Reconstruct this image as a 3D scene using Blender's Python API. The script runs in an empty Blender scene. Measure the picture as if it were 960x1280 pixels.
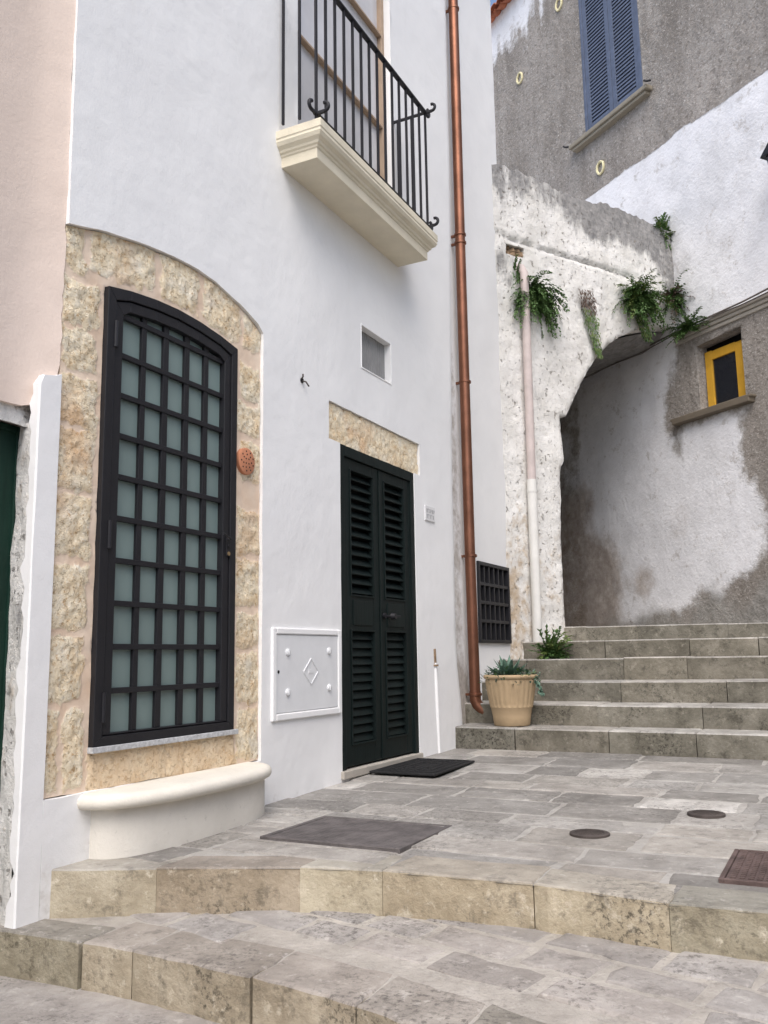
import bpy, bmesh, math, random
from math import sin, cos, pi, radians, sqrt
from mathutils import Vector, Matrix, noise
from mathutils.geometry import delaunay_2d_cdt
random.seed(7)
S = bpy.context.scene
COL = S.collection
E = 1.28                     # eye height above the lower ground; all z below are measured from the eye

# ------------------------------------------------------------------ camera
YF = radians(26.9047); PIT = radians(9.19557); ROL = radians(-0.91314)
def _cam():
    F = Vector((0, cos(PIT), sin(PIT))); R0 = Vector((1, 0, 0)); U0 = R0.cross(F)
    R = R0*cos(ROL) + U0*sin(ROL); U = -R0*sin(ROL) + U0*cos(ROL)
    rot = Matrix.Rotation(YF, 3, 'Z')
    F, R, U = rot @ F, rot @ R, rot @ U
    cd = bpy.data.cameras.new('camera'); co = bpy.data.objects.new('camera', cd); COL.objects.link(co)
    m = Matrix((R, U, -F)).transposed().to_4x4(); m.translation = Vector((3.22, 0, E))
    co.matrix_world = m
    cd.sensor_width = 36; cd.sensor_fit = 'AUTO'; cd.lens = 36*1116.546/1280
    cd.clip_start = 0.05; cd.clip_end = 2000
    S.camera = co
_cam()

# ------------------------------------------------------------------ frames: (u along, o outward, z from eye) -> world
P0 = Vector((-0.06, 9.5, 0)); AA = radians(29.6)
dA = Vector((sin(AA), cos(AA), 0)); nA = Vector((cos(AA), -sin(AA), 0))
XW = Vector((1.538, 12.312, 0)); WW = radians(53.405)
dW = Vector((sin(WW), -cos(WW), 0)); nW = Vector((-cos(WW), -sin(WW), 0))
def fF(u, o, z): return Vector((o, u, z+E))
def fA(u, o, z): return P0 + dA*u + nA*o + Vector((0, 0, z+E))
def fW(u, o, z): return XW + dW*u + nW*o + Vector((0, 0, z+E))
def fG(x, y, z): return Vector((x, y, z+E))

def ns(x, y, z=0.0, s=1.0): return noise.noise(Vector((x*s, y*s, z*s)))
def fr(x, y, z=0.0, s=1.0, o=4): return noise.fractal(Vector((x*s, y*s, z*s)), 0.8, 2.1, o)
def sst(a, b, x):
    t = min(1, max(0, (x-a)/(b-a) if b != a else 0)); return t*t*(3-2*t)

class MB:
    def __init__(s, f=fG): s.b = bmesh.new(); s.f = f; s.mi = 0
    def v(s, u, o, z): return s.b.verts.new(s.f(u, o, z))
    def face(s, vs, mi=None):
        try: f = s.b.faces.new(vs)
        except ValueError: return None
        f.material_index = s.mi if mi is None else mi
        return f
    def box(s, u0, u1, o0, o1, z0, z1):
        q = [s.v(u, o, z) for u in (u0, u1) for o in (o0, o1) for z in (z0, z1)]
        for i in ((0,1,3,2),(4,6,7,5),(0,4,5,1),(2,3,7,6),(0,2,6,4),(1,5,7,3)): s.face([q[k] for k in i])
    def prism(s, poly, o0, o1, mi_side=None):        # poly in (u,z)
        a = [s.v(u, o0, z) for u, z in poly]; b = [s.v(u, o1, z) for u, z in poly]; n = len(poly)
        s.face(a[::-1]); s.face(b)
        for i in range(n): s.face([a[i], a[(i+1)%n], b[(i+1)%n], b[i]], mi_side)
    def prismz(s, poly, z0, z1, mi_side=None, mi_bot=None):       # poly in (x,y)
        a = [s.v(x, y, z0) for x, y in poly]; b = [s.v(x, y, z1) for x, y in poly]; n = len(poly)
        s.face(a[::-1], mi_bot); s.face(b)
        for i in range(n): s.face([a[i], a[(i+1)%n], b[(i+1)%n], b[i]], mi_side)
    def bar(s, p, q, w, h=None):                     # straight square bar between two (u,o,z)
        s.tube([p, q], w/2*1.414, 4, rot=pi/4)
    def tube(s, path, r, n=10, rot=0.0, cap=True, hollow=False):
        pts = [s.f(*p) for p in path]; rings = []
        nrm = None
        for i, p in enumerate(pts):
            t = ((pts[min(i+1, len(pts)-1)] - pts[max(i-1, 0)])).normalized()
            if nrm is None:
                ref = Vector((0, 0, 1)) if abs(t.z) < .9 else Vector((1, 0, 0))
                nrm = (ref - t*ref.dot(t)).normalized()
            else: nrm = (nrm - t*nrm.dot(t)).normalized()
            bi = t.cross(nrm); rr = r[i] if isinstance(r, (list, tuple)) else r
            rings.append([s.b.verts.new(p + (nrm*cos(2*pi*k/n+rot) + bi*sin(2*pi*k/n+rot))*rr) for k in range(n)])
        for a, b in zip(rings, rings[1:]):
            for k in range(n): s.face([a[k], a[(k+1)%n], b[(k+1)%n], b[k]])
        if cap: s.face(rings[0][::-1]); s.face(rings[-1])
    def lathe(s, c, prof, n=32, wob=None, mi=None):             # prof (r,z) ; centre (x,y)
        rings = []
        for j, (r, z) in enumerate(prof):
            rings.append([s.v(c[0]+(r+(wob(k/n*2*pi, j) if wob else 0))*cos(2*pi*k/n), c[1]+(r+(wob(k/n*2*pi, j) if wob else 0))*sin(2*pi*k/n), z) for k in range(n)])
        for a, b in zip(rings, rings[1:]):
            for k in range(n): s.face([a[k], a[(k+1)%n], b[(k+1)%n], b[k]])
        s.face(rings[0][::-1]); s.face(rings[-1])
    def louvers(s, u0, u1, z0, z1, n, tilt, w, th, o):
        c, q = cos(tilt), sin(tilt)
        for i in range(n):
            z = z0 + (z1-z0)*(i+.5)/n
            P = []
            for a, b in ((-w/2, -th/2), (w/2, -th/2), (w/2, th/2), (-w/2, th/2)):
                P.append((o + a*c + b*q, z - a*q + b*c))
            A = [s.v(u0, *p) for p in P]; B = [s.v(u1, *p) for p in P]
            s.face(A); s.face(B[::-1])
            for k in range(4): s.face([A[k], B[k], B[(k+1)%4], A[(k+1)%4]])

MW = {}   # world matrices of roots
def empty(name, loc, rz=0.0):
    o = bpy.data.objects.new(name, None); COL.objects.link(o); o.location = loc; o.rotation_euler = (0, 0, rz)
    o.empty_display_size = .3
    MW[o.name] = Matrix.Translation(Vector(loc)) @ Matrix.Rotation(rz, 4, 'Z')
    return o
def tag(o, label=None, cat=None, group=None, kind=None):
    if label: o['label'] = label
    if cat: o['category'] = cat
    if group: o['group'] = group
    if kind: o['kind'] = kind
    return o
def obj(name, mb, mats, parent=None, smooth=None, bevel=0, recalc=True, label=None):
    b = mb.b
    if recalc: bmesh.ops.recalc_face_normals(b, faces=b.faces)
    if parent is not None: M = MW[parent.name]
    else:
        xs = [v.co for v in b.verts]
        M = Matrix.Translation(Vector(((min(v.x for v in xs)+max(v.x for v in xs))/2, (min(v.y for v in xs)+max(v.y for v in xs))/2, min(v.z for v in xs))))
    b.transform(M.inverted())
    me = bpy.data.meshes.new(name); b.to_mesh(me); b.free()
    for m in (mats if isinstance(mats, (list, tuple)) else [mats]): me.materials.append(m)
    o = bpy.data.objects.new(name, me); COL.objects.link(o)
    MW[o.name] = M
    if parent is not None: o.parent = parent
    else: o.location = M.translation
    if smooth is not None:
        for p in me.polygons: p.use_smooth = True
        me.set_sharp_from_angle(angle=radians(smooth))
    if bevel:
        m = o.modifiers.new('bevel', 'BEVEL'); m.width = bevel; m.segments = 2; m.limit_method = 'ANGLE'; m.angle_limit = radians(40)
    if label: o['label'] = label
    return o
def rename(o): return o

def inpoly(poly, x, y):
    r = False; j = len(poly)-1
    for i in range(len(poly)):
        xi, yi = poly[i]; xj, yj = poly[j]
        if (yi > y) != (yj > y) and x < (xj-xi)*(y-yi)/(yj-yi)+xi: r = not r
        j = i
    return r
def sdist(poly, x, y):                      # signed distance, positive inside
    d = 1e9
    for i in range(len(poly)):
        x0, y0 = poly[i]; x1, y1 = poly[(i+1) % len(poly)]
        dx, dy = x1-x0, y1-y0; L = dx*dx+dy*dy
        t = max(0, min(1, ((x-x0)*dx+(y-y0)*dy)/L)) if L else 0
        d = min(d, sqrt((x-x0-t*dx)**2+(y-y0-t*dy)**2))
    return d if inpoly(poly, x, y) else -d
def densify(poly, step, jit=0.0):
    out = []
    for i in range(len(poly)):
        a = poly[i]; b = poly[(i+1) % len(poly)]
        L = math.hypot(b[0]-a[0], b[1]-a[1]); n = max(1, int(L/step))
        for k in range(n):
            t = k/n; x = a[0]+(b[0]-a[0])*t; y = a[1]+(b[1]-a[1])*t
            if jit and k: 
                nx, ny = -(b[1]-a[1])/L, (b[0]-a[0])/L; q = jit*fr(x, y, 3.1, 6)
                x += nx*q; y += ny*q
            out.append((x, y))
    return out
def sheet(f, outer, holes, step, depth, disp=None, col=None, dens=None, fine=None):
    """front sheet of a wall with real relief, openings and reveals"""
    pts, edges = [], []
    def loop(poly):
        n0 = len(pts); pts.extend(Vector(p) for p in poly); n = len(poly)
        edges.extend((n0+i, n0+(i+1) % n) for i in range(n))
    D = densify
    loop(outer)
    for h in holes: loop(h)
    x0 = min(p[0] for p in outer); x1 = max(p[0] for p in outer); z0 = min(p[1] for p in outer); z1 = max(p[1] for p in outer)
    rows = int((z1-z0)/step); cols = int((x1-x0)/step)
    bs = [outer]+holes
    bb = [Vector(p) for q in bs for p in q]
    from mathutils.kdtree import KDTree
    kd = KDTree(len(bb))
    for i, p in enumerate(bb): kd.insert((p.x, p.y, 0), i)
    kd.balance()
    hb = [(min(p[0] for p in h), max(p[0] for p in h), min(p[1] for p in h), max(p[1] for p in h)) for h in holes]
    for r in range(1, rows):
        for c in range(1, cols):
            x = x0+(c+(.5 if r % 2 else 0)+random.uniform(-.2, .2))*step; z = z0+(r+random.uniform(-.2, .2))*step
            if kd.find((x, z, 0))[2] < step*.45: continue
            if not inpoly(outer, x, z): continue
            if any(b[0] < x < b[1] and b[2] < z < b[3] and inpoly(h, x, z) for h, b in zip(holes, hb)): continue
            pts.append(Vector((x, z)))
    V, _, Fc, _, _, _ = delaunay_2d_cdt(pts, edges, [], 0, 1e-5)
    m = MB(f); lay = m.b.verts.layers.float_color.new('mask')
    vs = []
    for p in V:
        o = disp(p.x, p.y) if disp else 0
        v = m.v(p.x, o, p.y); vs.append(v)
        if col: v[lay] = (*col(p.x, p.y), 1)
    for t in Fc:
        a, b, c = [V[i] for i in t[:3]]
        gx, gz = (a.x+b.x+c.x)/3, (a.y+b.y+c.y)/3
        if not inpoly(outer, gx, gz) or any(q[0] < gx < q[1] and q[2] < gz < q[3] and inpoly(h, gx, gz) for h, q in zip(holes, hb)): continue
        if (b.x-a.x)*(c.y-a.y)-(b.y-a.y)*(c.x-a.x) < 0: t = t[::-1]
        m.face([vs[i] for i in t])
    if depth:
        back = {}
        idx = {v: i for i, v in enumerate(vs)}
        bl = [e for e in m.b.edges if len(e.link_faces) == 1]
        for e in bl:
            l = e.link_loops[0]; a, b = l.vert, l.link_loop_next.vert
            for w in (a, b):
                if w not in back:
                    p = V[idx[w]]
                    q = m.v(p.x, -depth, p.y); q[lay] = w[lay]; back[w] = q
            m.face([b, a, back[a], back[b]])
    return m

# ------------------------------------------------------------------ materials
class Mat:
    def __init__(s, name, rough=.85, metal=0.0, spec=.3):
        s.m = bpy.data.materials.new(name); s.m.use_nodes = True; s.t = s.m.node_tree; s.N = s.t.nodes
        s.p = s.N['Principled BSDF']; s.p.inputs['Roughness'].default_value = rough; s.p.inputs['Metallic'].default_value = metal
        s.p.inputs['Specular IOR Level'].default_value = spec
        s.tc = s.N.new('ShaderNodeTexCoord'); s.bump_out = None
    def lk(s, a, b): s.t.links.new(a, b)
    def val(s, node, k, x):
        if hasattr(x, 'is_linked'): s.lk(x, node.inputs[k])
        else: node.inputs[k].default_value = x
    def map(s, sc=(1, 1, 1), rot=(0, 0, 0)):
        n = s.N.new('ShaderNodeMapping'); n.inputs['Scale'].default_value = sc; n.inputs['Rotation'].default_value = rot
        s.lk(s.tc.outputs['Object'], n.inputs[0]); return n.outputs[0]
    def noise(s, scale, detail=5, rough=.6, vec=None, dist=0.0):
        n = s.N.new('ShaderNodeTexNoise'); n.inputs['Scale'].default_value = scale; n.inputs['Detail'].default_value = detail
        n.inputs['Roughness'].default_value = rough; n.inputs['Distortion'].default_value = dist
        s.lk(vec or s.tc.outputs['Object'], n.inputs['Vector']); return n.outputs[0]
    def voro(s, scale, feat='F1', vec=None, rnd=1.0):
        n = s.N.new('ShaderNodeTexVoronoi'); n.feature = feat; n.inputs['Scale'].default_value = scale; n.inputs['Randomness'].default_value = rnd
        s.lk(vec or s.tc.outputs['Object'], n.inputs['Vector']); return n.outputs['Distance']
    def math(s, op, a, b=0.0, clamp=False):
        n = s.N.new('ShaderNodeMath'); n.operation = op; n.use_clamp = clamp; s.val(n, 0, a); s.val(n, 1, b); return n.outputs[0]
    def rng(s, x, a, b, lo=0.0, hi=1.0, smooth=True):
        n = s.N.new('ShaderNodeMapRange'); n.interpolation_type = 'SMOOTHSTEP' if smooth else 'LINEAR'
        s.lk(x, n.inputs[0])
        for i, q in enumerate((a, b, lo, hi)): n.inputs[1+i].default_value = q
        return n.outputs[0]
    def ramp(s, x, stops):
        n = s.N.new('ShaderNodeValToRGB'); e = n.color_ramp.elements
        while len(e) < len(stops): e.new(.5)
        for q, (p, c) in zip(e, stops): q.position = p; q.color = (*c, 1)
        s.lk(x, n.inputs[0]); return n.outputs[0]
    def mix(s, f, a, b, mode='MIX'):
        n = s.N.new('ShaderNodeMix'); n.data_type = 'RGBA'; n.blend_type = mode
        s.val(n, 0, f)
        for k, x in ((6, a), (7, b)):
            if isinstance(x, tuple): x = (*x, 1)
            s.val(n, k, x)
        return n.outputs[2]
    def attr(s, name='mask'):
        n = s.N.new('ShaderNodeAttribute'); n.attribute_name = name
        q = s.N.new('ShaderNodeSeparateColor'); s.lk(n.outputs['Color'], q.inputs[0]); return q.outputs, n.outputs['Color']
    def color(s, c):
        if isinstance(c, tuple): s.p.inputs['Base Color'].default_value = (*c, 1)
        else: s.lk(c, s.p.inputs['Base Color'])
    def bump(s, h, dist, strength=1.0):
        n = s.N.new('ShaderNodeBump'); n.inputs['Distance'].default_value = dist; n.inputs['Strength'].default_value = strength
        s.lk(h, n.inputs['Height'])
        if s.bump_out: s.lk(s.bump_out, n.inputs['Normal'])
        s.bump_out = n.outputs[0]; s.lk(s.bump_out, s.p.inputs['Normal'])
def simple(name, c, rough=.6, metal=0.0, var=.12, sc=8.0, bump=0.0, bsc=60, spec=.3):
    m = Mat(name, rough, metal, spec)
    n = m.noise(sc, 5)
    lo = tuple(x*(1-var) for x in c); hi = tuple(min(1, x*(1+var)) for x in c)
    m.color(m.ramp(n, [(.3, lo), (.7, hi)]))
    if bump: m.bump(m.noise(bsc, 4), bump)
    return m.m

def mat_white():
    m = Mat('white_plaster', .9, spec=.2)
    a, _ = m.attr()
    c = m.ramp(m.noise(1.3, 6, .55), [(.3, (.765, .765, .765)), (.7, (.815, .815, .81))])
    c = m.mix(m.rng(m.noise(5, 6, .6), .58, .75, 0, .2), c, (.70, .70, .70))
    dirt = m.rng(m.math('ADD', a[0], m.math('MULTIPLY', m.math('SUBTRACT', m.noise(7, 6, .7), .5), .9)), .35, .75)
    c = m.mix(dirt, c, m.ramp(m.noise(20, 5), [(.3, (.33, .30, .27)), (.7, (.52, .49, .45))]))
    st = m.math('MULTIPLY', m.rng(m.noise(3.2, 8, .7, vec=m.map((1.8, 1.8, .22))), .54, .70), m.rng(m.noise(.8, 3), .45, .62, 0, .16))
    c = m.mix(st, c, (.63, .625, .61))
    m.color(c)
    m.bump(m.noise(2.2, 3, .5), .014, .9); m.bump(m.noise(11, 5, .6), .0035, .8); m.bump(m.noise(110, 3, .6), .0010, .8)
    return m.m
def mat_pink():
    m = Mat('pink_plaster', .92, spec=.15)
    c = m.ramp(m.noise(.9, 5), [(.3, (.63, .525, .455)), (.7, (.68, .575, .505))])
    c = m.mix(m.rng(m.noise(9, 6, .7), .6, .72, 0, .25), c, (.62, .5, .44))
    m.color(c); m.bump(m.noise(2, 3), .012); m.bump(m.noise(60, 4), .0016)
    return m.m
def mat_tufa():
    m = Mat('tufa_stone', .95, spec=.1)
    a, _ = m.attr()
    n1 = m.noise(6, 9, .7); n2 = m.noise(30, 7, .72)
    c = m.ramp(n1, [(.26, (.64, .46, .27)), (.40, (.74, .59, .39)), (.52, (.81, .70, .51)), (.68, (.86, .79, .65))])
    c = m.mix(m.rng(n2, .53, .66, 0, .85), c, (.46, .29, .14))
    c = m.mix(m.rng(m.noise(55, 5, .7), .52, .66, 0, .7), c, (.85, .79, .67))
    c = m.mix(m.rng(m.noise(1.9, 4), .52, .68, 0, .45), c, (.62, .36, .19))
    c = m.mix(m.rng(a[1], .3, .8, 0, .6), c, m.ramp(m.noise(9, 6), [(.35, (.66, .46, .28)), (.65, (.74, .58, .40))]))
    mort = m.ramp(m.noise(5, 6), [(.3, (.66, .50, .37)), (.7, (.78, .65, .52))])
    c = m.mix(m.rng(m.math('ADD', a[0], m.math('MULTIPLY', m.math('SUBTRACT', m.noise(18, 6, .7), .5), .9)), .2, .6), mort, c)
    m.color(c)
    h = m.math('MULTIPLY', m.math('SUBTRACT', m.noise(32, 8, .72), .5), m.rng(a[0], .2, .7, .2, 1))
    m.bump(h, .012, 1.0)
    m.bump(m.math('MULTIPLY', m.rng(m.noise(48, 4, .6), .34, .44), a[0]), .004)
    return m.m
def mat_dressed(name, c, pit=.3):
    m = Mat(name, .85, spec=.2)
    col = m.ramp(m.noise(3.5, 6, .6), [(.3, tuple(x*.9 for x in c)), (.7, tuple(min(1, x*1.06) for x in c))])
    col = m.mix(m.rng(m.noise(26, 6, .7), .6, .74, 0, pit), col, tuple(x*.62 for x in c))
    m.color(col); m.bump(m.noise(9, 5), .006); m.bump(m.noise(90, 4), .0015)
    return m.m
def mat_arch():
    m = Mat('peeling_limewash', .95, spec=.1)
    a, _ = m.attr()
    n = m.math('MULTIPLY', m.math('SUBTRACT', m.noise(5, 8, .7), .5), 1.3)
    stre = m.math('MULTIPLY', m.math('SUBTRACT', m.noise(2.6, 9, .7, vec=m.map((1.7, 1.7, .55))), .5), 1.9)
    c = m.ramp(m.noise(3, 7, .65), [(.3, (.60, .585, .55)), (.7, (.76, .75, .73))])
    tan = m.rng(m.math('ADD', a[1], n), .38, .72)
    c = m.mix(tan, c, m.ramp(m.noise(9, 6, .7), [(.3, (.40, .31, .22)), (.7, (.58, .49, .38))]))
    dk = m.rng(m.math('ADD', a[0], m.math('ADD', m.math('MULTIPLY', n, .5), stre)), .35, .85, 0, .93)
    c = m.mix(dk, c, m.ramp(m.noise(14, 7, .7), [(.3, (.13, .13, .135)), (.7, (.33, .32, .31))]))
    pit = m.rng(m.noise(19, 8, .72), .58, .66, 0, .7)
    c = m.mix(pit, c, (.30, .26, .22))
    m.color(c)
    m.bump(m.noise(10, 8, .7), .018, 1); m.bump(m.math('MULTIPLY', pit, -1.0), .012); m.bump(m.noise(70, 4), .004)
    return m.m
def mat_w():
    m = Mat('roughcast_and_limewash', .95, spec=.1)
    a, _ = m.attr()
    n = m.math('MULTIPLY', m.math('SUBTRACT', m.noise(2.6, 12, .74), .5), 1.9)
    rc = m.ramp(m.noise(1.3, 6, .65, vec=m.map((1, 1, .5))), [(.3, (.235, .212, .188)), (.7, (.39, .36, .33))])
    rc = m.mix(m.rng(m.noise(15, 8, .78), .50, .62, 0, .75), rc, (.17, .148, .13))
    rc = m.mix(m.rng(m.noise(1.6, 6, .65, vec=m.map((1.6, 1.6, .35))), .5, .66, 0, .55), rc, (.19, .17, .15))
    rc = m.mix(m.rng(m.noise(27, 6, .75, vec=m.map((1, 1, 1), (1, .5, .3))), .54, .68, 0, .7), rc, (.62, .59, .56))
    wh = m.ramp(m.noise(1.8, 9, .68), [(.30, (.68, .68, .70)), (.6, (.79, .79, .81))])
    wh = m.mix(m.rng(m.noise(8, 8, .72), .55, .68, 0, .45), wh, (.56, .55, .54))
    wh = m.mix(m.rng(m.noise(1.1, 8, .7, vec=m.map((1, 1, .7))), .48, .62, 0, .35), wh, (.54, .535, .54))
    wh = m.mix(m.rng(m.noise(4.5, 10, .78), .56, .64, 0, .55), wh, (.40, .37, .34))
    c = m.mix(m.rng(m.math('ADD', a[0], m.math('MULTIPLY', n, m.rng(a[2], 0, 1, .6, .9))), .36, .64), rc, wh)
    br = m.rng(m.math('ADD', a[2], m.math('MULTIPLY', n, .75)), .25, .95, 0, .85)
    c = m.mix(br, c, m.ramp(m.noise(7, 9, .74), [(.3, (.19, .145, .115)), (.55, (.37, .31, .26)), (.72, (.56, .51, .47))]))
    dp = m.rng(m.math('ADD', a[1], m.math('MULTIPLY', n, .7)), .2, .9, 0, .85)
    c = m.mix(dp, c, m.ramp(m.noise(9, 9, .74), [(.3, (.17, .165, .15)), (.6, (.34, .33, .31)), (.75, (.55, .54, .52))]))
    m.color(c)
    rough = m.rng(a[0], .3, .7, 1.0, .25)
    m.bump(m.math('MULTIPLY', m.noise(24, 6, .7), rough), .025, 1); m.bump(m.noise(6, 5, .6), .012, .8)
    return m.m
def mat_pave(name, cols, lich=.4, bsc=30, joint=None):
    m = Mat(name, .8, spec=.25)
    a, ac = m.attr()
    c = m.ramp(m.noise(3.1, 9, .72), [(.34, cols[0]), (.5, cols[1]), (.64, cols[2])])
    c = m.mix(1.0, c, ac, 'MULTIPLY')
    c = m.mix(m.rng(m.noise(9, 10, .78), .52, .64, 0, lich), c, tuple(x*.45 for x in cols[0]))
    c = m.mix(m.math('MULTIPLY', m.rng(m.noise(1.7, 4, .6), .45, .62), m.rng(m.noise(40, 8, .75), .50, .60, 0, lich*1.5)), c, tuple(x*.35 for x in cols[0]))
    c = m.mix(m.rng(m.noise(17, 7, .7, vec=m.map((1, 1, 1), (.3, .2, .9))), .56, .68, 0, lich*.8), c, tuple(min(.8, x*1.45) for x in cols[2]))
    m.color(c)
    m.p.inputs['Roughness'].default_value = .72
    m.bump(m.noise(bsc*.7, 7, .7), .010, 1); m.bump(m.noise(6, 5, .6), .012, .9); m.bump(m.noise(120, 3), .001)
    return m.m
def mat_leaf(name, c):
    m = Mat(name, .55, spec=.35)
    m.color(m.ramp(m.noise(23, 3), [(.3, tuple(x*.6 for x in c)), (.7, tuple(x*1.35 for x in c))]))
    m.p.inputs['Subsurface Weight'].default_value = 0.0
    return m.m
def mat_green_wood(name, c):
    m = Mat(name, .55, spec=.2)
    col = m.ramp(m.noise(3, 7, .65, vec=m.map((6, 6, .8))), [(.3, tuple(x*.75 for x in c)), (.7, tuple(x*1.35 for x in c))])
    col = m.mix(m.rng(m.noise(40, 5, .7), .66, .74, 0, .5), col, tuple(x*2+.008 for x in c))
    m.color(col); m.bump(m.noise(60, 4, .6, vec=m.map((1, 1, .1))), .0015)
    return m.m
def mat_iron(name, c, sc=55):
    m = Mat(name, .75, .35)
    m.color(m.ramp(m.noise(9, 7, .7), [(.3, tuple(x*.6 for x in c)), (.7, tuple(x*1.4 for x in c))]))
    ch = m.N.new('ShaderNodeTexChecker'); ch.inputs['Scale'].default_value = sc; m.lk(m.tc.outputs['Object'], ch.inputs[0])
    m.bump(ch.outputs['Fac'], .006); m.bump(m.noise(40, 5), .003)
    return m.m

M = dict(
    white=mat_white(), pink=mat_pink(), tufa=mat_tufa(), arch=mat_arch(), w=mat_w(),
    cream=mat_dressed('cream_limestone', (.71, .65, .515), .22), bench=mat_dressed('bench_limestone', (.69, .655, .58), .4), benchbase=mat_dressed('limewashed_bench_base', (.66, .63, .57), .55),
    ashlar=mat_dressed('cut_tufa', (.66, .51, .33), .3),
    granite=simple('grey_marble', (.45, .46, .47), .5, var=.3, sc=60),
    blackmetal=simple('black_painted_steel', (.013, .013, .016), .5, .0, bump=.0006, bsc=90, spec=.35),
    wrought=simple('wrought_iron', (.016, .016, .02), .55, .0, bump=.001, bsc=80),
    green=mat_green_wood('dark_green_painted_wood', (.005, .010, .0098)), dark=simple('dark_interior', (.012, .012, .012), .9),
    oldgreen=mat_green_wood('old_green_door_paint', (.007, .026, .018)),
    brownwood=simple('brown_wood', (.36, .265, .19), .6, bump=.001),
    copper=simple('copper', (.215, .098, .062), .45, .85, var=.22, sc=5, bump=.001, bsc=20),
    pvc=simple('white_pvc', (.66, .65, .62), .6, var=.08, sc=5), pvcp=simple('pinkish_pvc', (.50, .43, .41), .6, var=.1),
    panel=simple('grey_enamel', (.70, .71, .72), .5, var=.04), iron=mat_iron('cast_iron', (.135, .122, .12)), rust=mat_iron('rusty_iron', (.125, .09, .083), 70),
    darkiron=mat_iron('dark_cast_iron', (.09, .076, .07), 110),
    rubber=simple('black_rubber', (.014, .014, .015), .8, var=.3, sc=40, bump=.006, bsc=70),
    terracotta=simple('terracotta', (.50, .215, .12), .85, bump=.002, bsc=50), pot=simple('ochre_clay', (.40, .295, .18), .8, var=.1, sc=6, bump=.002, bsc=40),
    tile=simple('roof_tile', (.42, .15, .08), .85, var=.35, sc=6, bump=.006, bsc=30), soil=simple('soil', (.05, .035, .025), .95, bump=.02, bsc=40),
    blue=simple('blue_painted_wood', (.10, .122, .178), .65, var=.15, bump=.001), yellow=simple('yellow_painted_wood', (.60, .33, .035), .5, var=.1, bump=.0008),
    oldstone=mat_pave('weathered_sill_stone', [(.2, .17, .14), (.27, .24, .2), (.34, .31, .27)], .5),
    cornice=mat_dressed('weathered_cornice', (.40, .37, .325), .6),
    oldsill=mat_dressed('stained_window_ledge', (.27, .24, .19), .6), darksill=mat_dressed('dark_weathered_sill', (.15, .125, .095), .5),
    brick=simple('brown_stone_rubble', (.24, .17, .11), .95, var=.4, sc=14, bump=.03, bsc=25),
    rubble=mat_pave('grey_rubble', [(.19, .185, .18), (.28, .27, .26), (.4, .385, .36)], .5),
    lime=simple('yellowed_lime', (.72, .66, .42), .9, var=.15, sc=20, bump=.004),
    tile_plate=simple('pale_ceramic', (.68, .68, .68), .45, var=.05), ink=simple('grey_relief_lettering', (.38, .38, .39), .6),
    cable=simple('dark_cable', (.10, .085, .075), .7), curtain=simple('white_curtain', (.55, .56, .58), .9, var=.1, sc=3),
    leaf=mat_leaf('fern_green', (.082, .155, .045)), leaf2=mat_leaf('yellow_green_leaf', (.12, .17, .045)), leafdry=simple('dry_moss', (.135, .095, .075), .95, var=.4, sc=30, bump=.02),
    leafblue=mat_leaf('blue_green_succulent', (.085, .15, .11)), stem=simple('stem', (.09, .08, .04), .8),
    greymetal=simple('grey_vent_metal', (.25, .25, .25), .6),
)
def glass(name, c, rough, spec=.5):
    m = Mat(name, rough, 0, spec); m.color(m.ramp(m.noise(1.4, 4), [(.3, tuple(x*.9 for x in c)), (.7, tuple(x*1.1 for x in c))])); m.bump(m.noise(2.5, 3), .01); return m.m
M['frost'] = glass('frosted_glass', (.175, .235, .225), .32, .5)
M['darkglass'] = glass('dark_glass', (.018, .020, .026), .06, .8)
M['hallglass'] = glass('curtained_glass', (.56, .56, .58), .2, .5)
PAVE = [(.235, .222, .205), (.318, .303, .282), (.40, .383, .358)]
M['pave'] = mat_pave('grey_limestone_paving', PAVE, .42)
M['mortar'] = mat_pave('paving_mortar', [(.30, .285, .262), (.375, .358, .333), (.45, .432, .405)], .3, 60)
M['riser'] = mat_pave('tan_limestone_riser', [(.27, .235, .178), (.37, .33, .26), (.46, .42, .345)], .6)
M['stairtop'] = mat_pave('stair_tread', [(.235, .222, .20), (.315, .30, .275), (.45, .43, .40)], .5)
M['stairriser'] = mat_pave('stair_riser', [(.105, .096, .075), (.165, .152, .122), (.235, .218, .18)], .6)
M['lowertop'] = mat_pave('lower_step_paving', [(.255, .235, .217), (.33, .307, .286), (.41, .385, .362)], .5)

# ================================================================== GROUND
m = MB(); lay = m.b.verts.layers.float_color.new('mask')
def setcol(mb, lay, c):
    for v in mb.b.verts:
        if v[lay][3] == 0: v[lay] = (*c, 1)
q = [m.v(x, y, -1.285) for x, y in ((-120, -120), (120, -120), (120, 120), (-120, 120))]; m.face(q); setcol(m, lay, (.84, .83, .79))
tag(obj('ground', m, M['lowertop']), kind='structure')

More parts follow.
